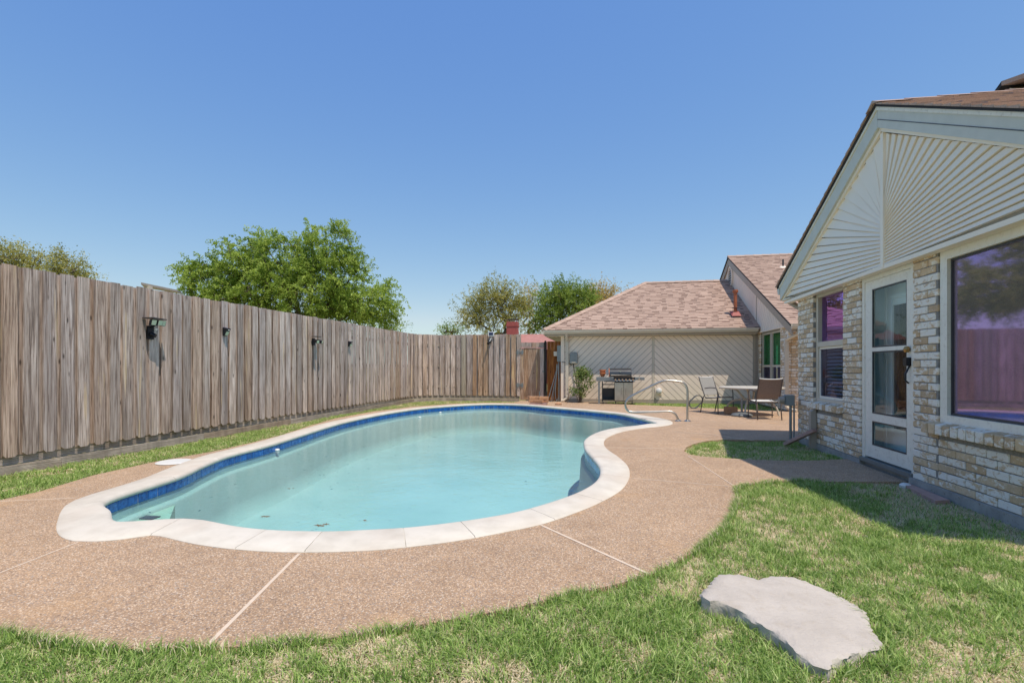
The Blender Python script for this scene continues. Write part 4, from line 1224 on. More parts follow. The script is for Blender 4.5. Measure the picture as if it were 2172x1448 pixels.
# thing at the corner: electrical box on a conduit
q, z = Pp(1690, 851, 2.98)
ub = empty('electrical_box', (2.98, 9.05, 0), 'grey weatherproof electrical box on a conduit at the far corner of the brick wing', 'electrical box')
part('box', MB().box((2.90, 8.98, z - .085), (3.03, 9.10, z + .09)), 'grey_box', ub, bevel=.008)
part('cover', MB().box((2.875, 8.99, z - .07), (2.90, 9.09, z + .075)), 'grey_metal', ub, bevel=.006)
part('plug_cover', MB().tube([(2.80, 9.04, z + .0), (2.875, 9.04, z)], [.05, .06], 12), 'trim_taupe', ub, smooth=True)
part('conduit', MB().tube([(2.985, 9.05, -.03), (2.985, 9.05, z - .08)], .022, 8), 'grey_metal', ub, smooth=True)
part('conduit', MB().tube([(3.035, 9.04, -.03), (3.035, 9.04, z - .08)], .014, 8), 'grey_box', ub, smooth=True)
# leaning plank, paver, post
a = G(1666, 944, -.02); qz = Pp(1722, 912, 3.0)
solo('splash_plank', MB().bar((a[0], a[1], .0), (3.04, qz[0], qz[1]), .11, .05), 'pink_board', 'faded pink plank leaning from the grass island up to the brick wall', 'plank', bevel=.006)
q5 = [G(1917, 1028, .0), G(1941, 1026, .0), G(2014, 1061, .0), G(1984, 1063, .0)]
q5 = [(min(x, 3.07), y) for x, y in q5]
solo('paving_stone', MB().hull([(x, y, -.06) for x, y in q5], [(x, y, .006) for x, y in q5]), 'pink_board', 'flat faded pink paver in the grass at the foot of the brick wall', 'paver')
solo('wooden_stake', MB().hull([(3.03, 8.33, -.05), (3.11, 8.33, -.05), (3.11, 8.42, -.05), (3.03, 8.42, -.05)], [(3.03, 8.34, .53), (3.11, 8.34, .58), (3.11, 8.42, .58), (3.03, 8.42, .53)]), 'trim_taupe', 'grey round-topped wooden stake against the brick under the small window', 'stake')
x, y = 3.0, 5.82
solo('drain_cap', MB().lathe([(0, 0), (.05, 0), (.055, .03), (.03, .05), (0, .05)], (x, y, -.03), 12), 'white_plastic', 'small white pipe cap on the ground at the corner of the door slab', 'pipe cap', smooth=True)

# ================================================================== FAR HOUSE WITH THE GARAGE WING
fh = empty('sided_house', (3.0, 19.0, 0), 'low tan house across the patio with chevron siding and brown shingle hip roof', 'house')
WQ = 17.70
gw = part('garage_wall', MB().box((-1.52, WQ, 0), (5.0, WQ + .2, 2.30)).box((-1.52, WQ + .2, 0), (-1.40, 25, 2.3)), 'trim_taupe', fh)
part('base_strip', MB().box((-1.50, WQ - .03, -.02), (4.82, WQ - .002, .10)), 'trim_taupe', fh)
def chevron(p0, p1, z0, z1, sgn):
    pit = .222; g = .020
    s0 = min(p0 - sgn * z for z in (z0, z1)); s1 = max(p1 - sgn * z for z in (z0, z1))
    rect = [(p0, z0), (p1, z0), (p1, z1), (p0, z1)]
    s = math.floor(s0 / pit) * pit
    while s < s1:
        pl = clip_poly(rect, -1, sgn, -(s + g)); pl = clip_poly(pl, 1, -sgn, s + pit) if len(pl) >= 3 else []
        if len(pl) >= 3 and abs(area2(pl)) > .002:
            part('siding_board', MB().hull([(x, WQ - .022, z) for x, z in pl], [(x, WQ - .001, z) for x, z in pl]), 'siding_far', gw)
        s += pit
chevron(-1.40, 1.53, .105, 2.24, 1)
chevron(1.61, 4.70, .105, 2.24, -1)
part('corner_trim', MB().box((-1.53, WQ - .035, .0), (-1.41, WQ - .002, 2.28)), 'siding_far', fh)
part('center_trim', MB().box((1.535, WQ - .035, .10), (1.605, WQ - .002, 2.28)), 'trim_tan', fh)
part('corner_trim', MB().box((4.705, WQ - .035, .10), (4.78, WQ - .002, 2.28)), 'trim_taupe', fh)
part('soffit', MB().box((-2.03, 17.41, 2.26), (4.76, WQ, 2.285)).box((-2.03, WQ, 2.26), (-1.52, 25.8, 2.285)), 'trim_cream', fh)
part('fascia', MB().box((-2.06, 17.395, 2.26), (4.76, 17.42, 2.43)).box((-2.06, 17.42, 2.26), (-2.035, 25.8, 2.43)), 'trim_taupe', fh)
gp = [(0, 2.32), (.07, 2.32), (.11, 2.39), (.12, 2.445), (.10, 2.445), (.09, 2.40), (.02, 2.40), (.02, 2.445), (0, 2.445)]
part('gutter', MB().hull([(-2.1, 17.395 - a, z) for a, z in gp], [(4.77, 17.395 - a, z) for a, z in gp]), 'trim_tan', fh)
part('gutter', MB().hull([(-2.06 - a, 17.29, z) for a, z in gp], [(-2.06 - a, 25.8, z) for a, z in gp]), 'trim_tan', fh)
ds = part('downspout', MB().box((-1.36, WQ - .11, .18), (-1.26, WQ - .04, 2.24)), 'trim_tan', fh)
part('elbow', MB().tube([(-1.31, 17.6, .22), (-1.31, 17.58, .14), (-1.42, 17.55, .05), (-1.5, 17.54, .045)], .045, 8), 'trim_tan', ds, smooth=True)
part('outlet', MB().tube([(-1.31, 17.36, 2.33), (-1.31, 17.42, 2.22), (-1.31, 17.55, 2.12)], .045, 8), 'trim_tan', ds, smooth=True)
# hip roof
RZ, RQ, EZ, EQ, EP = 4.64, 21.6, 2.45, 17.34, -2.10
R1 = (1.60, RQ, RZ)
def tri(name, a, b, c, mat, d=None):
    pts = [a, b, c] + ([d] if d else [])
    return part(name, MB().hull([(x, y, z - .05) for x, y, z in pts], pts), mat, fh)
rfr = tri('roof_face', (EP, EQ, EZ), (4.85, EQ, EZ), (4.85, RQ, RZ), 'shingle', R1)
rfl = tri('roof_face', (EP, EQ, EZ), R1, (EP, 26, EZ), 'shingle')
tri('roof_face', R1, (4.85, RQ, RZ), (4.85, 26, EZ), 'shingle', (EP, 26, EZ))
sl = math.hypot(RQ - EQ, RZ - EZ)
shingles(rfr, (EP, EQ, EZ), (1, 0, 0), (0, RQ - EQ, RZ - EZ), [(0, 0), (4.85 - EP, 0), (4.85 - EP, sl), (1.6 - EP, sl)], tw=.32, ch=.145, cap=290)
def caps(a, b, n, parent):
    a = Vector(a); b = Vector(b)
    for i in range(n):
        p = a.lerp(b, i / n); q_ = a.lerp(b, (i + 1.08) / n)
        d = (b - a).normalized(); sd = d.cross(Vector((0, 0, 1))).normalized(); up = sd.cross(d)
        mk = lambda c, h: [c - sd * .13 - up * .04, c + up * h, c + sd * .13 - up * .04, c - up * .02]
        part('ridge_cap', MB().hull(mk(p, .045), mk(q_, .032)), 'shingle', parent)
caps((EP, EQ, EZ + .03), (R1[0], R1[1], R1[2] + .03), 22, fh)
caps((R1[0], R1[1], R1[2] + .02), (4.85, RQ, RZ + .02), 11, fh)

# main gable, facing left, ridge running right
GPp = 4.84; AQ, AZ = 21.4, 5.50; FQe, FZe = 14.45, 2.26
slp = (AZ - FZe) / (AQ - FQe)
gpoly = [(14.75, 2.34), (AQ, AZ - .14), (28.0, 2.34)]
part('gable_wall', MB().hull([(GPp + .02, q, z) for q, z in gpoly], [(GPp + .15, q, z) for q, z in gpoly]), 'trim_taupe', fh)
gab = [o for o in fh.children if o.name.startswith('gable_wall')][0]
def diag(poly, sgn, pit=.20, g=.022):
    qs = [a - sgn * b for a, b in poly]; s = math.floor(min(qs) / pit) * pit
    while s < max(qs):
        pl = clip_poly(poly, -1, sgn, -(s + g)); pl = clip_poly(pl, 1, -sgn, s + pit) if len(pl) >= 3 else []
        if len(pl) >= 3 and abs(area2(pl)) > .003:
            part('siding_board', MB().hull([(GPp, q, z) for q, z in pl], [(GPp + .018, q, z) for q, z in pl]), 'siding_far', gab)
        s += pit
diag([(14.75, 2.34), (17.75, 2.34), (17.75, 2.34 + (17.75 - 14.75) * slp * .98)], .72)
diag([(17.80, 2.34), (20.75, 3.0), (20.75, AZ - .14 - (AQ - 20.75) * slp), (17.80, 2.34 + 3.0 * slp * .99)], .72)
diag([(20.80, 3.5), (22.8, 3.5), (22.8, AZ - .14 - 1.4 * slp), (AQ, AZ - .16), (20.80, AZ - .14 - .6 * slp)], -.72)
part('joint_strip', MB().box((GPp - .01, 17.755, 2.34), (GPp + .02, 17.795, 3.74)), 'trim_taupe', gab)
rk = lambda q0, z0, q1, z1, h: MB().hull([(GPp - .06, q0, z0), (GPp - .06, q0, z0 - h), (GPp - .06, q1, z1 - h), (GPp - .06, q1, z1)], [(GPp - .02, q0, z0), (GPp - .02, q0, z0 - h), (GPp - .02, q1, z1 - h), (GPp - .02, q1, z1)])
part('rake_board', rk(14.42, 2.30, AQ, AZ, .27), 'trim_taupe', fh)
part('rake_board', rk(AQ + .003, AZ, 28.2, AZ - 6.8 * slp, .27), 'trim_taupe', fh)
part('gable_soffit', MB().box((GPp - .02, 14.5, 2.29), (GPp + .05, 17.65, 2.335)), 'siding_far', fh)
slope_slab('roof_face', GPp - .09, 15, AQ, AZ + .06, FQe - .05, FZe + .055, .05, 'dark_edge', fh)
slope_slab('roof_face', GPp - .09, 15, AQ, AZ + .06, 28.3, AZ + .06 - 6.9 * slp, .05, 'dark_edge', fh)
rm = [o for o in fh.children if o.name.startswith('roof_face')][3]
L2 = math.hypot(AQ - FQe, AZ - FZe)
shingles(rm, (GPp - .09, FQe - .05, FZe + .055), (1, 0, 0), (0, AQ - FQe + .05, AZ - FZe), [(0, 0), (4.5, 0), (4.5, L2), (0, L2)], tw=.32, ch=.145, cap=260)
caps((GPp - .09, AQ, AZ + .07), (9.5, AQ, AZ + .07), 15, fh)
part('gutter', MB().hull([(4.76, FQe - .05 - a, z - .13) for a, z in gp], [(15, FQe - .05 - a, z - .13) for a, z in gp]), 'trim_tan', fh)
part('fascia', MB().box((4.80, FQe - .045, 2.12), (15, FQe - .02, 2.28)), 'trim_taupe', fh)
part('soffit', MB().box((4.80, FQe, 2.13), (15, 14.9, 2.16)), 'trim_cream', fh)
# oval louvred vent
vq, vz = 21.25, 4.72
vn = 24
mb = MB(); ring = [(vq + .36 * math.cos(2 * math.pi * k / vn), vz + .46 * math.sin(2 * math.pi * k / vn)) for k in range(vn)]
ring2 = [(vq + .27 * math.cos(2 * math.pi * k / vn), vz + .36 * math.sin(2 * math.pi * k / vn)) for k in range(vn)]
vs = [(GPp - .05, *r) for r in ring] + [(GPp - .05, *r) for r in ring2] + [(GPp - .005, *r) for r in ring] + [(GPp - .005, *r) for r in ring2]
fs = []
for k in range(vn):
    k2 = (k + 1) % vn
    fs += [(k, k2, vn + k2, vn + k), (k, 2 * vn + k, 2 * vn + k2, k2), (vn + k, vn + k2, 3 * vn + k2, 3 * vn + k)]
mb.add(vs, fs); vent = part('gable_vent', mb, 'siding_far', fh)
part('vent_backing', MB().hull([(GPp - .008, *r) for r in ring2], [(GPp - .004, *r) for r in ring2]), 'dark_grey', vent)
for i in range(7):
    z = vz - .27 + i * .09; hw = .27 * math.sqrt(max(0, 1 - ((z - vz) / .36) ** 2)) * .95
    part('louvre', MB().hull([(GPp - .045, vq - hw, z - .02), (GPp - .04, vq - hw, z - .012), (GPp - .012, vq - hw, z + .035), (GPp - .017, vq - hw, z + .027)], [(GPp - .045, vq + hw, z - .02), (GPp - .04, vq + hw, z - .012), (GPp - .012, vq + hw, z + .035), (GPp - .017, vq + hw, z + .027)]), 'siding_far', vent)
# brick below: left-facing wall with two windows, and the front wall
bw = part('brick_wall', MB().box((4.88, 14.93, .0), (5.08, 15.58, 2.30)).box((4.88, 15.58, 0), (5.08, 17.40, .79)).box((4.88, 17.40, 0), (5.08, WQ, 2.30)).box((5.08, 14.93, 0), (12, 15.1, 2.3)).box((4.88, 15.58, 2.25), (5.08, 17.4, 2.30)), 'mortar', fh)
mb = MB()
def lay_far(a0, a1, z0, z1, fn):
    r = 0; z = z0
    while z + .06 < z1:
        q = a0; L = .245 if r % 2 else .117
        while q < a1 - .02:
            l = min(L, a1 - q); fn(mb, q, q + l, z, z + .066); q += l + .01; L = .245
        z += .0765; r += 1
side = lambda m, a, b, z, z2: m.box((4.87, a, z), (4.93, b, z2))
lay_far(14.92, 15.58, .02, 2.3, side); lay_far(17.40, 17.68, .02, 2.3, side); lay_far(15.58, 17.40, .02, .75, side)
frontw = lambda m, a, b, z, z2: m.box((a, 14.915, z), (b, 14.96, z2))
lay_far(4.94, 8.0, .02, 2.25, frontw)
o = part('brickwork', mb, 'brick_joined', bw); o['kind'] = 'stuff'
for (qa, qb) in ((15.62, 16.46), (16.54, 17.38)):
    w = part('window', MB().box((4.90, qa, .80), (4.97, qa + .05, 2.25)).box((4.90, qb - .05, .80), (4.97, qb, 2.25)).box((4.90, qa + .05, 2.20), (4.97, qb - .05, 2.25)).box((4.90, qa + .05, .80), (4.97, qb - .05, .85)).box((4.90, qa + .05, 1.20), (4.97, qb - .05, 1.26)), 'trim_tan', fh)
    part('pane', MB().box((4.94, qa + .05, 1.26), (4.944, qb - .05, 2.20)), 'glass_green', w)
    part('pane', MB().box((4.94, qa + .05, .85), (4.944, qb - .05, 1.20)), 'glass_lower', w)
    for i in range(20):
        z = 1.27 + i * .046
        part('slat', MB().box((4.98, qa + .06, z), (5.0, qb - .06, z + .03)), 'blind_green', w)
    part('window_backing', MB().box((5.06, qa + .02, .8), (5.07, qb - .02, 2.25)), 'dark_room', w)
dsr = part('downspout', MB().box((4.76, 14.83, .12), (4.85, 14.90, 1.95)), 'trim_tan', fh)
part('elbow', MB().tube(smooth_path([(4.95, 14.38, 2.17), (4.95, 14.40, 2.08), (4.84, 14.70, 1.98), (4.81, 14.86, 1.93), (4.805, 14.865, 1.8)], 4), .045, 8), 'trim_tan', dsr, smooth=True)
part('foot', MB().tube([(4.805, 14.865, .16), (4.81, 14.85, .10), (4.92, 14.74, .05), (5.0, 14.68, .045)], .045, 8), 'trim_tan', dsr, smooth=True)
# pipes through the roofs
vp = part('vent_pipe', MB().tube([(4.30, 18.25, 2.92), (4.30, 18.25, 3.72)], .055, 10), 'copper', fh, smooth=True)
part('pipe_cap', MB().lathe([(0, 0), (.085, 0), (.095, .05), (.085, .10), (0, .11)], (4.30, 18.25, 3.70), 12), 'copper', vp, smooth=True)
part('flashing', MB().hull([(4.15, 18.05, 2.90), (4.45, 18.05, 2.90), (4.45, 18.45, 3.10), (4.15, 18.45, 3.10)], [(4.22, 18.17, 3.04), (4.38, 18.17, 3.04), (4.38, 18.33, 3.08), (4.22, 18.33, 3.08)]), 'red_paint', vp)
part('flashing_ring', MB().lathe([(.055, 0), (.12, 0), (.12, .012), (.055, .02)], (4.30, 18.25, 3.18), 12), 'dark_grey', vp)
vp2 = part('vent_pipe', MB().tube([(6.25, 19.7, 4.70), (6.25, 19.7, 5.05)], .03, 8), 'dark_grey', fh)
part('flashing', MB().hull([(6.1, 19.5, 4.66), (6.4, 19.5, 4.66), (6.4, 19.8, 4.80), (6.1, 19.8, 4.80)], [(6.18, 19.6, 4.77), (6.32, 19.6, 4.77), (6.32, 19.72, 4.82), (6.18, 19.72, 4.82)]), 'siding_far', vp2)
# meter boxes
mbx = empty('meter_box', (-1.02, 17.66, 1.2), 'grey rounded utility box on the chevron siding above the rose bush', 'utility box')
xx, zz = Qq(1217, 759, 17.62)
part('cover', MB().hull([(xx - .13, 17.655, zz - .20), (xx + .13, 17.655, zz - .20), (xx + .14, 17.655, zz + .13), (xx + .08, 17.655, zz + .20), (xx - .08, 17.655, zz + .20), (xx - .14, 17.655, zz + .13)], [(xx - .12, 17.56, zz - .19), (xx + .12, 17.56, zz - .19), (xx + .13, 17.56, zz + .12), (xx + .07, 17.56, zz + .18), (xx - .07, 17.56, zz + .18), (xx - .13, 17.56, zz + .12)]), 'grey_box', mbx, bevel=.01)
part('nameplate', MB().box((xx - .06, 17.553, zz - .17), (xx + .06, 17.56, zz - .14)), 'trim_tan', mbx)
part('cable', MB().tube([(xx - .02, 17.63, zz - .2), (xx - .0, 17.62, zz - .35), (xx + .08, 17.62, zz - .75), (xx + .15, 17.62, zz - 1.3)], .016, 6), 'dark_grey', mbx)
part('cable', MB().tube([(-1.5, 17.64, zz - .13), (xx - .2, 17.645, zz - .17), (xx - .06, 17.64, zz - .25)], .010, 6), 'dark_grey', mbx)
e2 = empty('service_panel', (-1.6, 17.75, 1.3), 'grey electrical panel on the shaded side of the garage corner', 'electrical panel')
part('cabinet', MB().box((-1.66, 17.66, 1.38), (-1.525, 17.86, 1.95)), 'grey_box', e2, bevel=.008)
part('breaker_box', MB().box((-1.78, 17.68, 1.58), (-1.665, 17.80, 1.74)), 'trim_tan', e2, bevel=.006)
part('conduit', MB().tube([(-1.60, 17.72, 0), (-1.60, 17.72, 1.38)], .022, 8), 'grey_metal', e2, smooth=True)
xx, zz = Qq(1398, 829, 17.6)
fc = empty('outlet_cover', (xx, 17.62, zz), 'round white outlet cover low on the siding beside the centre trim', 'outlet cover')
part('plate', MB().box((xx - .13, 17.655, zz - .14), (xx + .10, 17.672, zz + .13)), 'siding_far', fc)
part('dome', MB().tube([(xx, 17.655, zz), (xx, 17.60, zz), (xx, 17.57, zz)], [.10, .095, .05], 16), 'white_plastic', fc, smooth=True)

# ================================================================== NEIGHBOURS BEYOND THE FENCE
nh = empty('neighbour_house', (-4, 40, 0), 'neighbouring house behind the fence with low red shingle roof and red brick chimney', 'house')
part('wall', MB().box((-13, 37, 0), (5, 43, 2.6)), 'red_paint', nh)
part('roof', MB().hull([(-13.4, 36.4, 2.45), (-13.4, 40, 3.80), (-13.4, 43.6, 2.45)], [(3.6, 36.4, 2.45), (.2, 40, 3.80), (3.6, 43.6, 2.45)]), 'red_roof', nh)
cx0, _ = Qq(1076, 690, 39); cx1, _ = Qq(1098, 690, 39)
ch = part('chimney', MB().box((cx0, 38.7, 2.6), (cx1, 39.5, 4.70)), 'red_paint', nh)
part('chimney_collar', MB().box((cx0 - .04, 38.66, 4.35), (cx1 + .04, 39.54, 4.45)), 'red_paint', ch)
mb = MB()
for x in (cx0 + .03, cx1 - .08):
    for y in (38.73, 39.42): mb.box((x, y, 4.70), (x + .05, y + .05, 4.86))
part('cap_legs', mb, 'red_paint', ch)
part('chimney_cap', MB().box((cx0 - .03, 38.66, 4.86), (cx1 + .03, 39.54, 4.91)), 'dark_grey', ch)
pc = empty('patio_cover', (-9.5, 8.6, 0), 'flat brown patio cover roof just showing above the long fence', 'patio cover')
part('roof_panel', MB().hull([(-8.6, 8.16, 2.75), (-8.6, 8.99, 2.73), (-10.6, 11.25, 3.05), (-10.6, 10.15, 3.05)], [(-8.6, 8.16, 2.79), (-8.6, 8.99, 2.77), (-10.6, 11.25, 3.08), (-10.6, 10.15, 3.08)]), 'trim_taupe', pc)
part('post', MB().box((-8.65, 8.3, 0), (-8.57, 8.38, 2.745)), 'trim_tan', pc)
part('post', MB().box((-10.5, 10.6, 0), (-10.42, 10.68, 3.03)), 'trim_tan', pc)

# ================================================================== GRILL
gr = empty('gas_grill', (.45, 16.95, 0), 'stainless and black gas grill with a domed lid standing against the garage wall', 'grill')
g0, g1, gf, gb_ = .28, .86, 16.75, 17.25     # cabinet
part('cabinet', MB().box((g0, gf + .02, .10), (g0 + .02, gb_, .72)).box((g1 - .02, gf + .02, .10), (g1, gb_, .72)).box((g0, gb_ - .02, .10), (g1, gb_, .72)).box((g0, gf + .02, .10), (g1, gb_, .12)), 'black_metal', gr)
for i, (a, b) in enumerate(((g0 + .005, (g0 + g1) / 2 - .003), ((g0 + g1) / 2 + .003, g1 - .005))):
    d = part('door', MB().box((a, gf, .12), (b, gf + .018, .70)), 'steel_brushed', gr, bevel=.004)
    hx = b - .06 if i == 0 else a + .06
    part('handle', MB().tube([(hx, gf, .32), (hx, gf - .035, .34), (hx, gf - .035, .52), (hx, gf, .54)], .009, 6), 'steel', d)
part('open_frame', MB().box((-.12, gf + .04, .08), (-.09, gf + .07, .72)).box((-.12, gb_ - .04, .08), (-.09, gb_ - .01, .72)).box((-.12, gf + .05, .62), (g0, gf + .07, .65)).box((-.12, gf + .05, .12), (g0, gb_ - .02, .15)), 'black_metal', gr)
part('side_panel', MB().box((-.09, gb_ - .03, .15), (g0, gb_ - .01, .50)), 'dark_grey', gr)
part('leg', MB().box((-.24, gf + .0, .0), (-.19, gf + .05, .72)), 'grey_metal', gr)
part('leg', MB().box((-.24, gb_ - .05, .0), (-.19, gb_, .72)), 'grey_metal', gr)
for x in (-.10, .30, .82): part('caster', MB().tube([(x, gf + .05, .04), (x + .03, gf + .05, .04)], .04, 12), 'black_metal', gr)
part('firebox', MB().box((-.05, gf + .0, .72), (.92, gb_ + .0, .86)), 'black_metal', gr)
part('control_panel', MB().hull([(.25, gf - .02, .74), (.92, gf - .02, .74), (.92, gf + .03, .86), (.25, gf + .03, .86)], [(.25, gf + .02, .74), (.92, gf + .02, .74), (.92, gf + .05, .86), (.25, gf + .05, .86)]), 'grey_metal', gr)
for i in range(6): part('knob', MB().tube([(.31 + i * .11, gf + .0, .80), (.31 + i * .11, gf - .04, .79)], .028, 10), 'steel', gr, smooth=True)
def lid_prof(n=9):
    pts = [(gf + .02, .86)]
    for k in range(n + 1):
        t = math.pi * (k / n) * .92
        pts.append(((gf + gb_) / 2 - .25 * math.cos(t), .90 + .26 * math.sin(t) ** .7))
    pts.append((gb_, .86)); return pts
lp = lid_prof()
lid = part('lid', MB().hull([(.12, y, z) for y, z in lp], [(.80, y, z) for y, z in lp]), 'charcoal_lid', gr, smooth=True)
part('lid_end', MB().hull([(.10, y, z + .004) for y, z in lp], [(.12, y, z + .004) for y, z in lp]), 'copper', lid)
part('lid_end', MB().hull([(.80, y, z + .004) for y, z in lp], [(.82, y, z + .004) for y, z in lp]), 'dark_grey', lid)
part('lid_handle', MB().tube([(.18, gf - .02, .93), (.18, gf - .05, .94), (.74, gf - .05, .94), (.74, gf - .02, .93)], .013, 8), 'steel', lid, smooth=True)
part('thermometer', MB().tube([(.46, gf + .02, 1.06), (.46, gf - .005, 1.06)], .03, 12), 'steel', lid)
part('side_shelf', MB().box((-.30, gf + .0, .83), (-.05, gb_, .875)).box((-.30, gf - .01, .74), (.25, gf + .01, .875)), 'grey_metal', gr, bevel=.005)
part('side_shelf', MB().box((.92, gf + .02, .83), (1.22, gb_, .87)).box((.92, gf + .0, .78), (1.22, gf + .02, .87)), 'grey_metal', gr, bevel=.005)
part('burner_knob', MB().tube([(1.05, gf + .0, .82), (1.05, gf - .04, .815)], .03, 10), 'steel', gr, smooth=True)
pot = lambda x, y, z, s: MB().lathe([(0, 0), (.055 * s, 0), (.085 * s, .10 * s), (.10 * s, .10 * s), (.10 * s, .14 * s), (.085 * s, .14 * s), (.07 * s, .06 * s), (0, .05 * s)], (x, y, z), 16)
solo('terracotta_pot', pot(-.10, 16.95, .877, 1.05), 'terracotta', 'terracotta pot standing on the left shelf of the grill, lower of two', 'pot', group='pots on the grill', smooth=True)
solo('terracotta_pot', pot(-.10, 16.95, .965, 1.05), 'terracotta', 'terracotta pot nested inside the other pot on the grill shelf', 'pot', group='pots on the grill', smooth=True)

# ================================================================== HANDRAIL
px_path = [(1458, 893, 0), (1458, 870, 0), (1458.5, 840, 0), (1457, 822, 0), (1449, 811.5, 0), (1436, 808.5, 0), (1418, 807, 0), (1407, 808, 0), (1395, 812.5, 0), (1370, 824.5, 0), (1345, 837, 0), (1334, 844, 0), (1327.5, 853, 0), (1327, 862, 0), (1332, 870.5, 0), (1341, 873.5, 0), (1360, 873.6, 0), (1390, 873, 0), (1412, 872, 0), (1424, 873, 0), (1432, 878, 0), (1437, 886, 0), (1438.5, 893, 0)]
qr = 11.78
hp = [(Qq(x, y, qr)[0], qr, Qq(x, y, qr)[1]) for x, y, _ in px_path]
hp[0] = (hp[0][0], qr, 0.0); hp[-1] = (hp[-1][0], qr, 0.0)
hr = empty('pool_handrail', (1.7, qr, 0), 'bent stainless steel pool handrail with two feet at the right end of the pool', 'handrail')
part('rail', MB().tube(smooth_path(hp, 5), .024, 12), 'steel', hr, smooth=True)
for f in (hp[0], hp[-1]): part('escutcheon', MB().lathe([(0, 0), (.075, 0), (.07, .012), (.035, .03), (0, .032)], (f[0], qr, .002), 18), 'steel', hr, smooth=True)

# ================================================================== PATIO SET
def chair(loc, rot, frame, sling, seat, label):
    """sling armchair; local -y is its front"""
    e = empty('patio_chair', (*loc, 0), label, 'chair', 'sling chairs around the patio table')
    R = Matrix.Rotation(rot, 4, 'Z')
    W, D = .25, .24
    def p3(name, mb, mat, smooth=False):
        mb.v = [tuple(R @ Vector(v)) for v in mb.v]
        me = mesh_of(mb, name); o = bpy.data.objects.new(name, me); col.objects.link(o); o.parent = e
        me.materials.append(M[mat])
        if smooth:
            for f in me.polygons: f.use_smooth = True
        return o
    for sx in (-1, 1):
        p3('leg', MB().tube(smooth_path([(sx * (W + .02), -D - .02, 0), (sx * (W + .02), -D - .01, .40), (sx * (W + .02), -D + .01, .60), (sx * (W + .02), -D + .06, .655), (sx * (W + .02), 0, .665), (sx * (W + .01), D - .05, .64)], 4), .013, 7), frame, True)
        p3('leg', MB().tube([(sx * (W + .01), D + .10, 0), (sx * (W + .01), D + .02, .36), (sx * W, D - .04, .48)], .013, 7), frame, True)
        p3('back_frame', MB().tube(smooth_path([(sx * W, -D, .42), (sx * W, 0, .40), (sx * W, D - .06, .41), (sx * W, D + .0, .52), (sx * W, D + .12, .80), (sx * W, D + .17, .94)], 4), .013, 7), frame, True)
    p3('cross_bar', MB().tube(smooth_path([(-W, D + .17, .94), (-W * .5, D + .18, .925), (0, D + .185, .92), (W * .5, D + .18, .925), (W, D + .17, .94)], 3), .012, 7), 'sling_light', True)
    p3('cross_bar', MB().tube([(-W, -D, .42), (W, -D, .42)], .012, 7), frame, True)
    p3('cross_bar', MB().tube([(-W, D - .06, .38), (W, D - .06, .38)], .010, 7), frame, True)
    prof = [(-D, .425), (-D * .4, .405), (D * .4, .40), (D - .07, .415)]
    bk = [(D - .03, .47), (D + .03, .58), (D + .09, .74), (D + .155, .915)]
    def strip(pr, w, th):
        mb = MB(); m = len(pr)
        vs = [(-w, y, z) for y, z in pr] + [(w, y, z) for y, z in pr] + [(-w, y + th * .3, z - th) for y, z in pr] + [(w, y + th * .3, z - th) for y, z in pr]
        fs = []
        for i in range(m - 1):
            fs += [(i, m + i, m + i + 1, i + 1), (2 * m + i, 2 * m + i + 1, 3 * m + i + 1, 3 * m + i), (i, i + 1, 2 * m + i + 1, 2 * m + i), (m + i, 3 * m + i, 3 * m + i + 1, m + i + 1)]
        fs += [(0, 2 * m, 3 * m, m), (m - 1, 2 * m - 1, 4 * m - 1, 3 * m - 1)]
        return mb.add(vs, fs)
    p3('seat', strip(prof, W - .005, .006), seat)
    p3('backrest', strip(bk, W - .005, .006), sling)
    return e
chair((3.63, 12.72), math.pi + .06, 'chair_frame', 'sling_brown', 'sling_light', 'dark-framed chair with a brown sling back turned to the camera at the patio table')
chair((2.88, 14.05), .62, 'chair_frame', 'sling_grey', 'sling_grey', 'chair with a pale grey sling facing the pool, left of the patio table')
tx, ty = 3.62, 13.75
tb = empty('patio_table', (tx, ty, 0), 'round cream patio table with curved tubular legs between the sling chairs', 'table')
part('table_top', MB().lathe([(0, .655), (.72, .655), (.755, .665), (.76, .69), (.73, .70), (0, .70)], (tx, ty, 0), 40), 'table_top', tb, smooth=True)
for k in range(4):
    a = math.pi / 4 + k * math.pi / 2 + .3; c, s_ = math.cos(a), math.sin(a)
    pts = smooth_path([(tx + c * .48, ty + s_ * .48, .65), (tx + c * .34, ty + s_ * .34, .60), (tx + c * .20, ty + s_ * .20, .42), (tx + c * .20, ty + s_ * .20, .37), (tx + c * .40, ty + s_ * .40, .345), (tx + c * .56, ty + s_ * .56, .22), (tx + c * .63, ty + s_ * .63, 0)], 4)
    part('leg', MB().tube(pts, .024, 8), 'table_leg', tb, smooth=True)
pts = [(tx + .27 * math.cos(t), ty + .27 * math.sin(t), .38) for t in np.linspace(0, 2 * math.pi, 17)]
part('brace_ring', MB().tube(pts, .014, 6), 'table_leg', tb, smooth=True)
ub2 = empty('umbrella_base', (3.25, 13.3, 0), 'weathered grey umbrella stand with a short pole under the patio table', 'umbrella stand')
part('base', MB().lathe([(0, 0), (.24, 0), (.25, .03), (.20, .07), (.05, .10), (0, .10)], (3.27, 13.25, .002), 20), 'grey_metal', ub2, smooth=True)
part('pole', MB().tube([(3.27, 13.25, .09), (3.27, 13.25, .42)], .026, 10), 'grey_metal', ub2, smooth=True)
solo('concrete_block', MB().box((3.0, 13.75, .002), (3.3, 13.95, .18)), 'orange_brick', 'reddish brown block standing on the deck behind the umbrella stand', 'block', bevel=.01)
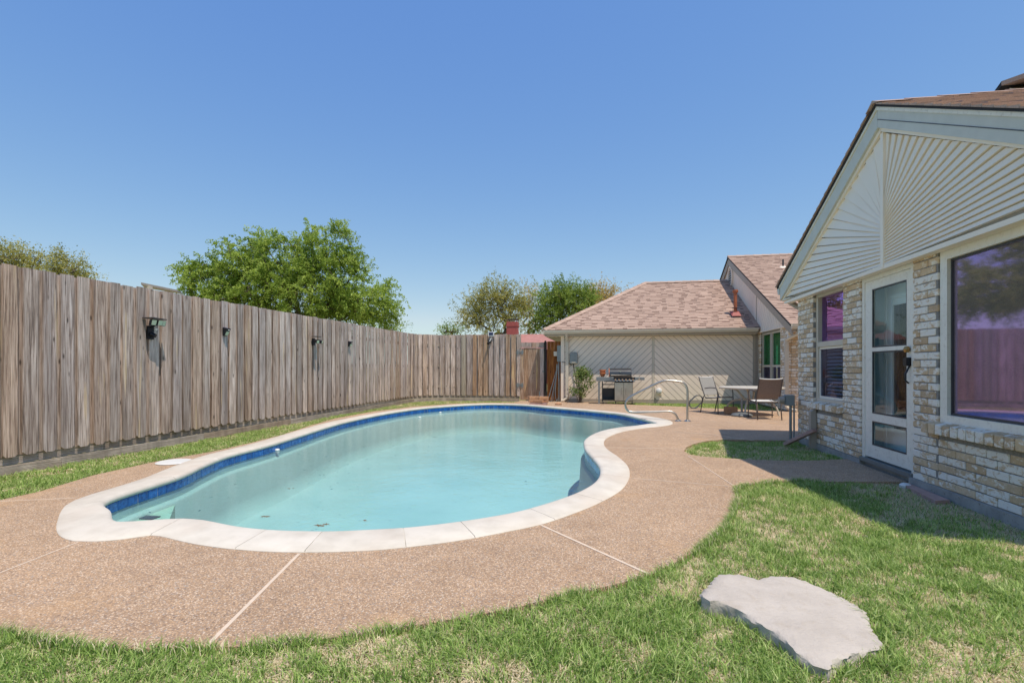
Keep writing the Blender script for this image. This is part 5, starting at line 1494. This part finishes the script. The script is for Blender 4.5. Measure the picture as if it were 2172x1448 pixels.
# hose coil behind the left chair
hc = []
for k in range(140):
    t = k * .35; r = .19 + .05 * math.sin(k * .7)
    hc.append((2.55 + r * math.cos(t) * .9, 15.35 + .06 * math.sin(k * .9), .20 + r * math.sin(t) * .9))
solo('hose_coil', MB().tube(hc, .012, 5), 'hose', 'coil of dark garden hose on the grass strip behind the pale chair', 'hose coil', smooth=True)

# ================================================================== BIG FLAT STONE IN THE LAWN
so = [(1487,1277),(1490,1262),(1508,1249),(1512,1236),(1530,1225),(1565,1222),(1590,1227),(1605,1230),(1640,1223),(1680,1222),(1715,1233),(1750,1246),(1785,1262),(1815,1277),(1836,1292),(1843,1315),(1850,1332),(1872,1359),(1860,1370),(1838,1376),(1815,1385),(1790,1391),(1775,1400),(1757,1418),(1735,1413),(1712,1403),(1690,1391),(1672,1372),(1650,1353),(1620,1336),(1590,1318),(1560,1300),(1530,1290),(1505,1288)]
corners = [G(x, y, .02) for x, y in so]
base = []
for i in range(len(corners)):
    a_, b_ = corners[i], corners[(i + 1) % len(corners)]
    m_ = max(1, int(math.dist(a_, b_) / .016))
    for j in range(m_):
        base.append((a_[0] + (b_[0] - a_[0]) * j / m_ + rnd.uniform(-.003, .003), a_[1] + (b_[1] - a_[1]) * j / m_ + rnd.uniform(-.003, .003)))
bc = np.mean(np.array(base), axis=0)
n = len(base); mb = MB(); levels = []
def rr(i, s): return 1 + .012 * math.sin(i * 1.7 + s) + .012 * math.sin(i * .63 + 2 * s) + rnd.uniform(-.008, .008)
for li, (sc_, z) in enumerate([(1.02, -.10), (1.03, -.03), (1.0, .006), (1.005, .022), (.985, .032), (.93, .036), (.82, .039), (.66, .040), (.48, .043), (.3, .044), (.15, .045)]):
    levels.append([((p[0] - bc[0]) * sc_ * rr(i, li) + bc[0], (p[1] - bc[1]) * sc_ * rr(i, li) + bc[1], z + ((.007 * (vnoise(np.array([p[0] * sc_ + bc[0] * (1 - sc_)]), np.array([p[1] * sc_ + bc[1] * (1 - sc_)]), 5)[0] - .5) + .003 * (vnoise(np.array([p[0] * sc_]), np.array([p[1] * sc_]), 17)[0] - .5)) if li > 2 else 0)) for i, p in enumerate(base)])
px0, px1 = min(p[0] - .35 * p[1] * 0 for p in base), max(p[0] for p in base)
tilt = lambda x, y: 1.55 - 1.35 * min(1, max(0, (x - px0) / (px1 - px0)))
levels = [[(x, y, z * tilt(x, y) if z > 0 else z) for x, y, z in l] for l in levels]
vs = [v for l in levels for v in l] + [(bc[0], bc[1], .045 * tilt(bc[0], bc[1]))]
fs = [(l * n + i, l * n + (i + 1) % n, (l + 1) * n + (i + 1) % n, (l + 1) * n + i) for l in range(len(levels) - 1) for i in range(n)]
fs += [((len(levels) - 1) * n + i, (len(levels) - 1) * n + (i + 1) % n, len(vs) - 1) for i in range(n)]
mb.add(vs, fs)
solo('flat_rock', mb, 'rock', 'large flat pale stone slab half sunk in the front lawn', 'rock', smooth=True)

# ================================================================== ROSE BUSH
def leaf_cloud(centres, per, spread, size, seed, flat=.35, droop=0.0):
    g = np.random.default_rng(seed)
    C = np.repeat(np.array(centres)[:, :3], per, axis=0); N = len(C)
    sp = np.repeat(np.array(spread) if hasattr(spread, '__len__') else np.full(len(centres), spread), per)
    P_ = C + np.clip(g.normal(0, 1, (N, 3)), -1.7, 1.7) * sp[:, None] * np.array([1, 1, .75])
    a = g.normal(0, 1, (N, 3)); a /= np.linalg.norm(a, axis=1)[:, None]
    a[:, 2] -= droop; a /= np.linalg.norm(a, axis=1)[:, None]
    b = g.normal(0, 1, (N, 3)); b -= a * (a * b).sum(1)[:, None]; b /= np.linalg.norm(b, axis=1)[:, None]
    s = size * g.uniform(.6, 1.4, N)[:, None]
    V = np.stack([P_ - a * s, P_ + b * s * flat, P_ + a * s, P_ - b * s * flat], 1).reshape(-1, 3)
    F = np.arange(N * 4).reshape(-1, 4)
    ct = np.repeat(g.uniform(-.28, .28, len(centres)), per)
    tone = np.clip(.5 + ct + g.normal(0, .17, N), 0, 1)
    return V, F, np.repeat(tone, 4)
def sprays(centres, hub, n, size, seed, length, droop, flat=.42, twigs=6):
    g = np.random.default_rng(seed)
    C = np.array([tuple(c) for c in centres]); H = np.array(hub)
    out = C - H; out /= np.linalg.norm(out, axis=1)[:, None] + 1e-9
    C = np.repeat(C, twigs, 0); out = np.repeat(out, twigs, 0); T = len(C)
    d = out * .7 + g.normal(0, .75, (T, 3)); d[:, 2] -= droop * g.uniform(0, 1, T); d /= np.linalg.norm(d, axis=1)[:, None]
    st = C + g.normal(0, length * .30, (T, 3)); L = length * g.uniform(.5, 1.5, T)
    per = max(3, int(n / T))
    ct = np.repeat(g.uniform(-.3, .3, len(centres)), twigs)
    st = np.repeat(st, per, 0); d = np.repeat(d, per, 0); L = np.repeat(L, per); N = len(st)
    t = g.uniform(0, 1, N)
    P_ = st + d * (t * L)[:, None] + g.normal(0, 1, (N, 3)) * size * .8
    P_[:, 2] -= droop * .25 * L * t * t
    a = d * .5 + g.normal(0, .8, (N, 3)); a[:, 2] -= droop * .4; a /= np.linalg.norm(a, axis=1)[:, None]
    b = g.normal(0, 1, (N, 3)); b -= a * (a * b).sum(1)[:, None]; b /= np.linalg.norm(b, axis=1)[:, None]
    s_ = size * g.uniform(.55, 1.3, N)[:, None]
    V = np.stack([P_ - a * s_, P_ + b * s_ * flat, P_ + a * s_, P_ - b * s_ * flat], 1).reshape(-1, 3)
    tone = np.clip(.48 + np.repeat(ct, per) + g.normal(0, .16, N), 0, 1)
    return V, np.arange(N * 4).reshape(-1, 4), np.repeat(tone, 4)
rb = empty('rose_bush', (-.82, 17.3, 0), 'leafy rose bush growing against the left half of the chevron siding', 'shrub')
cs = []; stems = MB()
for k in range(46):
    a = rnd.uniform(0, 6.28); z = rnd.uniform(.25, 1.2); r = rnd.uniform(0, .36) * (1.1 - abs(z - .6) * .8)
    c = (-.82 + r * math.cos(a) + (z - .6) * .18, 17.3 + r * math.sin(a) * .6, z); cs.append(c)
    if k % 3 == 0: stems.tube([(-.85 + rnd.uniform(-.05, .05), 17.3, -.03), ((-.85 + c[0]) / 2, (17.3 + c[1]) / 2, z * .45), c], [.012, .009, .004], 5)
part('stem', stems, 'bark', rb)
V, F, T_ = leaf_cloud(cs, 42, .075, .032, 5, .5)
fast_mesh('foliage', V, [F], 'leaf_rose', T_, rb)

# ================================================================== TREES BEYOND THE FENCES
def tree(px_trunk, dist, blobs, label, leafmat, nleaf, lsize, seed, bark='bark', clusters=260, depth=.8, spread=.045, droop=.0, trunk_r=.22, bare=0.0):
    g = random.Random(seed)
    def W(px, off):
        Xc = (px - 1086) / 1080 * dist; Yc = dist + off
        return (Xc * CT - Yc * ST, Xc * ST + Yc * CT)
    zt = lambda py: 1.2 + (778 - py) / 1080 * dist
    k = dist / 1080
    bx, by = W(px_trunk, 0)
    e = empty('tree', (bx, by, -.05), label, 'tree', 'trees beyond the fences')
    tot = sum(b[2] * b[3] for b in blobs)
    pts = []
    for (cx, cy, rx, ry) in blobs:
        n = max(6, int(clusters * rx * ry / tot))
        for _ in range(n):
            while True:
                u = Vector((g.uniform(-1, 1), g.uniform(-1, 1), g.uniform(-1, 1)))
                if .15 < u.length < 1: break
            u = u.normalized() * (u.length ** .55)
            x, y = W(cx + u.x * rx, u.y * rx * k * depth)
            pts.append(Vector((x, y, max(1.2, zt(cy) - 0 + u.z * ry * k))))
    # skeleton: each cluster grows from the closest point of what already stands
    base_z = min(p.z for p in pts)
    fork = Vector((bx, by, max(1.6, base_z * .75)))
    nodes = [Vector((bx, by, -.05)), fork]; parent = [-1, 0]; load = [0, 0]
    order = sorted(range(len(pts)), key=lambda i: (pts[i] - fork).length)
    tips = []
    for i in order:
        p = pts[i]
        best = min(range(1, len(nodes)), key=lambda j: (nodes[j] - p).length + (0.35 * (nodes[j] - fork).length))
        b0 = nodes[best]; d = p - b0
        segs = max(1, int(d.length / (40 * k))); prev = best
        for s_ in range(1, segs + 1):
            q_ = b0 + d * (s_ / segs) + Vector((g.uniform(-1, 1), g.uniform(-1, 1), g.uniform(-.6, 1))) * d.length * .07
            nodes.append(q_); parent.append(prev); load.append(0); prev = len(nodes) - 1
        tips.append(prev)
    for t in tips:
        j = t
        while j >= 0: load[j] += 1; j = parent[j]
    mb = MB(); tb_ = MB()
    mx = max(load)
    for j in range(2, len(nodes)):
        r0 = trunk_r * .85 * (load[parent[j]] / mx) ** .5; r1_ = trunk_r * .85 * (load[j] / mx) ** .5
        mb.tube([nodes[parent[j]], nodes[j]], [max(r0 * .9, .018 * k * 20), max(r1_, .012 * k * 20)], 5, cap=False)
    tb_.tube([nodes[0], nodes[0].lerp(fork, .5) + Vector((g.uniform(-.15, .15), 0, 0)), fork], [trunk_r * 1.25, trunk_r, trunk_r * .85], 9)
    part('trunk', tb_, bark, e)
    part('branches', mb, bark, e)
    cl = [nodes[t] for t in tips if g.random() > bare]
    # some sprays part-way along the limbs
    per = max(4, int(nleaf / len(cl)))
    sp = [g.uniform(.5, 1.4) * spread * 1080 * k / 3 for _ in cl]
    hub = fork + Vector((0, 0, (max(c.z for c in cl) - fork.z) * .35))
    V, F, T_ = sprays(cl, hub, nleaf, lsize, seed, spread * 1080 * k * .55, .35 + droop)
    fast_mesh('crown', V, [F], leafmat, T_, e)
    return e
tree(671, 42, [(455, 610, 58, 55), (500, 640, 70, 45), (510, 555, 55, 48), (560, 600, 80, 70), (600, 560, 70, 60), (640, 620, 90, 60), (700, 530, 60, 52), (705, 590, 70, 60), (760, 630, 70, 50), (800, 650, 42, 34), (720, 655, 70, 30), (420, 580, 28, 30), (560, 515, 20, 22)],
     'big bright green tree with drooping branches rising behind the long fence', 'leaf_green', 135000, .10, 3, clusters=620, spread=.040, droop=.5, trunk_r=.45)
tree(35, 40, [(15, 552, 42, 32), (52, 556, 32, 28), (5, 590, 50, 30), (75, 585, 18, 22)], 'olive-brown sparse tree at the far left above the fence', 'leaf_olive', 10000, .085, 21, clusters=170, spread=.042, trunk_r=.28)
tree(128, 44, [(124, 556, 20, 22), (150, 578, 32, 22), (176, 590, 16, 9), (134, 590, 26, 22)], 'dark olive tree just right of the sparse tree at the far left', 'leaf_olive', 8000, .085, 22, clusters=110, spread=.042, trunk_r=.25)
tree(1068, 52, [(1052, 630, 42, 28), (1075, 640, 38, 34), (1035, 650, 40, 26), (1005, 675, 30, 20), (1000, 655, 20, 18), (1050, 690, 40, 22), (1085, 660, 25, 30)], 'yellow-green spring tree with visible branches left of the red chimney', 'leaf_olive', 26000, .085, 31, clusters=240, spread=.04, trunk_r=.25, bare=.1)
tree(1120, 56, [(1122, 635, 18, 20), (1118, 660, 14, 16), (1122, 685, 16, 14)], 'slender thin-leaved brownish tree between the chimney and the green tree', 'leaf_brown', 5000, .08, 41, bark='bark_pale', clusters=60, spread=.04, trunk_r=.16, bare=.1)
tree(1185, 50, [(1180, 630, 38, 26), (1215, 640, 42, 32), (1165, 665, 30, 34), (1200, 675, 40, 30), (1150, 690, 20, 12), (1235, 640, 20, 28)], 'deep green tree behind the left end of the garage roof', 'leaf_deep', 34000, .09, 51, clusters=240, spread=.042, trunk_r=.28)
tree(1268, 54, [(1262, 630, 32, 20), (1290, 632, 26, 20), (1265, 655, 34, 26)], 'brownish tree behind the hip of the garage roof', 'leaf_brown', 11000, .085, 61, clusters=110, spread=.042, trunk_r=.22)
tree(820, 60, [(820, 697, 16, 7), (835, 703, 12, 6)], 'low dark treetop peeping over the fence right of the big tree', 'leaf_deep', 2200, .09, 71, clusters=30, spread=.04, trunk_r=.2)
tree(955, 60, [(948, 701, 14, 6), (965, 703, 10, 5)], 'low dark treetop peeping over the back fence left of the spring trees', 'leaf_deep', 2000, .09, 81, clusters=26, spread=.04, trunk_r=.2)

# ================================================================== GRASS
rock_poly = [tuple(p) for p in base]
def blades(name, poly, dens_fn, zg, hmin, hmax, wid, seed, holes=(), label='', bbox=None, dry=0.0, segs=2):
    g = np.random.default_rng(seed)
    xs = [p[0] for p in poly]; ys = [p[1] for p in poly]
    x0, x1, y0, y1 = min(xs), max(xs), min(ys), max(ys)
    maxd = dens_fn(None, None)
    N = int((x1 - x0) * (y1 - y0) * maxd)
    x = g.uniform(x0, x1, N); y = g.uniform(y0, y1, N)
    m = in_poly(x, y, poly)
    for h in holes: m &= ~in_poly(x, y, h)
    x = x[m]; y = y[m]
    clump = vnoise(x, y, 3.2) * .5 + vnoise(x + 9, y, 8.5) * .3 + vnoise(x, y + 5, 22) * .2
    keepm = g.random(len(x)) < (dens_fn(x, y) / maxd) * np.clip(.45 + clump * 1.1, 0, 1)
    # stay inside the picture's cone with a margin
    Xc = x * CT + y * ST; Yc = -x * ST + y * CT
    keepm &= (Yc > 1.35) & (np.abs(Xc) < Yc * 1.02 + 1.0)
    x = x[keepm]; y = y[keepm]; clump = clump[keepm]; N = len(x)
    h = g.uniform(hmin, hmax, N) * (.5 + clump * 1.1)
    if name.startswith('front'): h *= 1 - .55 * np.clip((x - 2.5) / .6, 0, 1)
    ang = g.uniform(0, 2 * np.pi, N)
    lean = g.uniform(.15, 1.25, N); sweep = vnoise(x, y, 1.7) * 6
    la = ang + g.normal(0, .5, N) + np.sin(sweep) * .6
    dx, dy = np.cos(la) * lean, np.sin(la) * lean
    w = wid * g.uniform(.6, 1.3, N)
    wx, wy = -np.sin(ang) * w / 2, np.cos(ang) * w / 2
    z0 = np.full(N, zg)
    b0 = np.c_[x - wx, y - wy, z0]; b1 = np.c_[x + wx, y + wy, z0]
    mz = h * .6; mx_, my_ = x + dx * h * .35, y + dy * h * .35
    m0 = np.c_[mx_ - wx * .8, my_ - wy * .8, z0 + mz * .9]; m1 = np.c_[mx_ + wx * .8, my_ + wy * .8, z0 + mz * .9]
    tp_ = np.c_[x + dx * h, y + dy * h, z0 + h * (1 - .25 * np.minimum(lean, 1.2))]
    straw = vnoise(x + 31, y + 17, 1.3) * .26 + vnoise(x, y, 6.0) * .30 + vnoise(x + 3, y + 8, 17.0) * .44
    tone = np.clip(g.normal(.40, .17, N) + (clump - .5) * .12, 0, .66)
    isdry = g.random(N) < np.clip((straw - .42) * 2.3 + .28 + dry + (.75 * np.clip((x - 2.35) / .7, 0, 1) if name.startswith('front') else 0), .04, .9)
    tone = np.where(isdry, g.uniform(.72, 1.0, N), tone)
    # dry blades lie flatter
    tp_[isdry, 2] = z0[isdry] + h[isdry] * .35; m0[isdry, 2] = z0[isdry] + h[isdry] * .3; m1[isdry, 2] = m0[isdry, 2]
    V = np.stack([b0, b1, m0, m1, tp_], 1).reshape(-1, 3); i = np.arange(N) * 5
    F4 = np.c_[i, i + 1, i + 3, i + 2]; F3 = np.c_[i + 2, i + 3, i + 4]
    o = fast_mesh(name, V, [F4, F3], 'grass', np.repeat(tone, 5))
    o['kind'] = 'stuff'; o['label'] = label
    print(name, N)
    return o
lawn = [(3.12, 5.99), (2.75, 5.92)] + [(p[0] + .004, p[1] - .004) for p in near_edge] + [(-3.1, 1.97), (-3.6, 2.0), (-3.6, .9), (3.4, .9), (3.08, 2.0)]
blades('front_lawn_grass', lawn, lambda x, y: 24000 if x is None else np.clip(30000 * (2.6 / np.maximum(-x * ST + y * CT, 1.2)) ** 1.3, 5000, 24000), -.035, .034, .072, .0052, 101, holes=[rock_poly, q5], label='green and straw mixed grass of the front lawn')
# ragged fringe hanging over the edge of the slab
def fringe(name, edge, n, zg, seed, label):
    g = np.random.default_rng(seed)
    E_ = np.array(edge); d = np.r_[0, np.cumsum(np.linalg.norm(np.diff(E_, axis=0), axis=1))]
    s = g.uniform(0, d[-1], n)
    s = s[g.random(n) < np.clip(vnoise(s, s * 0 + 3.0, 5.0) * 1.5 - .15, .08, 1)]; n = len(s)
    x = np.interp(s, d, E_[:, 0]); y = np.interp(s, d, E_[:, 1])
    e = .02; tx_ = np.interp(s + e, d, E_[:, 0]) - np.interp(s - e, d, E_[:, 0]); ty_ = np.interp(s + e, d, E_[:, 1]) - np.interp(s - e, d, E_[:, 1])
    L = np.hypot(tx_, ty_) + 1e-9; nx = -ty_ / L; ny = tx_ / L
    # nx,ny points to the lawn side or the deck side; test against the deck outline
    ins = in_poly(x + nx * .05, y + ny * .05, deck_out); nx = np.where(ins, nx, -nx); ny = np.where(ins, ny, -ny)
    off = g.uniform(.002, .035, n); x = x - nx * off; y = y - ny * off
    h = g.uniform(.035, .085, n); lean = g.uniform(-.1, .9, n); side = g.normal(0, .5, n)
    dx = nx * lean + side * tx_ / L; dy = ny * lean + side * ty_ / L
    w = .0045 * g.uniform(.6, 1.3, n); a = g.uniform(0, 6.28, n); wx = -np.sin(a) * w / 2; wy = np.cos(a) * w / 2
    z0 = np.full(n, zg)
    V = np.stack([np.c_[x - wx, y - wy, z0], np.c_[x + wx, y + wy, z0], np.c_[x + dx * h * .35 - wx * .8, y + dy * h * .35 - wy * .8, z0 + h * .6], np.c_[x + dx * h * .35 + wx * .8, y + dy * h * .35 + wy * .8, z0 + h * .6], np.c_[x + dx * h, y + dy * h, z0 + h * .85]], 1).reshape(-1, 3)
    i = np.arange(n) * 5
    tone = np.where(g.random(n) < .22, g.uniform(.7, 1, n), np.clip(g.normal(.34, .16, n), 0, .64))
    o = fast_mesh(name, V, [np.c_[i, i + 1, i + 3, i + 2], np.c_[i + 2, i + 3, i + 4]], 'grass', np.repeat(tone, 5))
    o['kind'] = 'stuff'; o['label'] = label
fringe('lawn_edge_grass', near_edge, 15000, -.03, 201, 'ragged grass fringe along the curved edge of the deck')
fringe('fence_edge_grass', left_edge, 4500, -.03, 202, 'grass fringe along the deck edge beside the fence')
strip = [(-6.69, 1.2), (-5.58, 1.2), (-5.52, 2.4)] + [(p[0] - .012, p[1]) for p in left_edge] + [(-3.05, 16.92), (-3.0, 17.84), (-5.4, 17.84), (-6.2, 17.5), (-6.66, 16.6)]
blades('fence_lawn_grass', strip, lambda x, y: 9000 if x is None else np.clip(9000 * (5.5 / np.maximum(-x * ST + y * CT, 1.2)) ** 1.2, 2200, 9000), -.05, .03, .06, .007, 102, label='strip of green grass between the deck and the fence')
isl = [(3.08, 9.0), (1.9, 8.92), (1.62, 8.71), (1.36, 8.34), (1.18, 7.95), (1.11, 7.6), (1.13, 7.35), (1.25, 7.21), (1.6, 7.11), (1.95, 7.06), (2.4, 7.09), (2.8, 7.21), (3.1, 7.36)]
blades('island_grass', isl, lambda x, y: 9000 if x is None else np.full(len(x), 9000.), -.05, .035, .065, .007, 103, label='grass island between the walkway and the deck at the brick corner', dry=.30)
st2 = [(0.05, 17.64), (0.03, 17.3), (0.42, 16.97), (0.91, 16.62), (1.6, 16.37), (2.32, 16.12), (2.9, 15.72), (4.04, 15.22), (4.84, 15.12), (4.84, 17.64)]
blades('garage_grass', st2, lambda x, y: 3600 if x is None else np.full(len(x), 3600.), -.05, .04, .075, .012, 104, label='narrow grass strip along the foot of the garage wall', dry=.18)
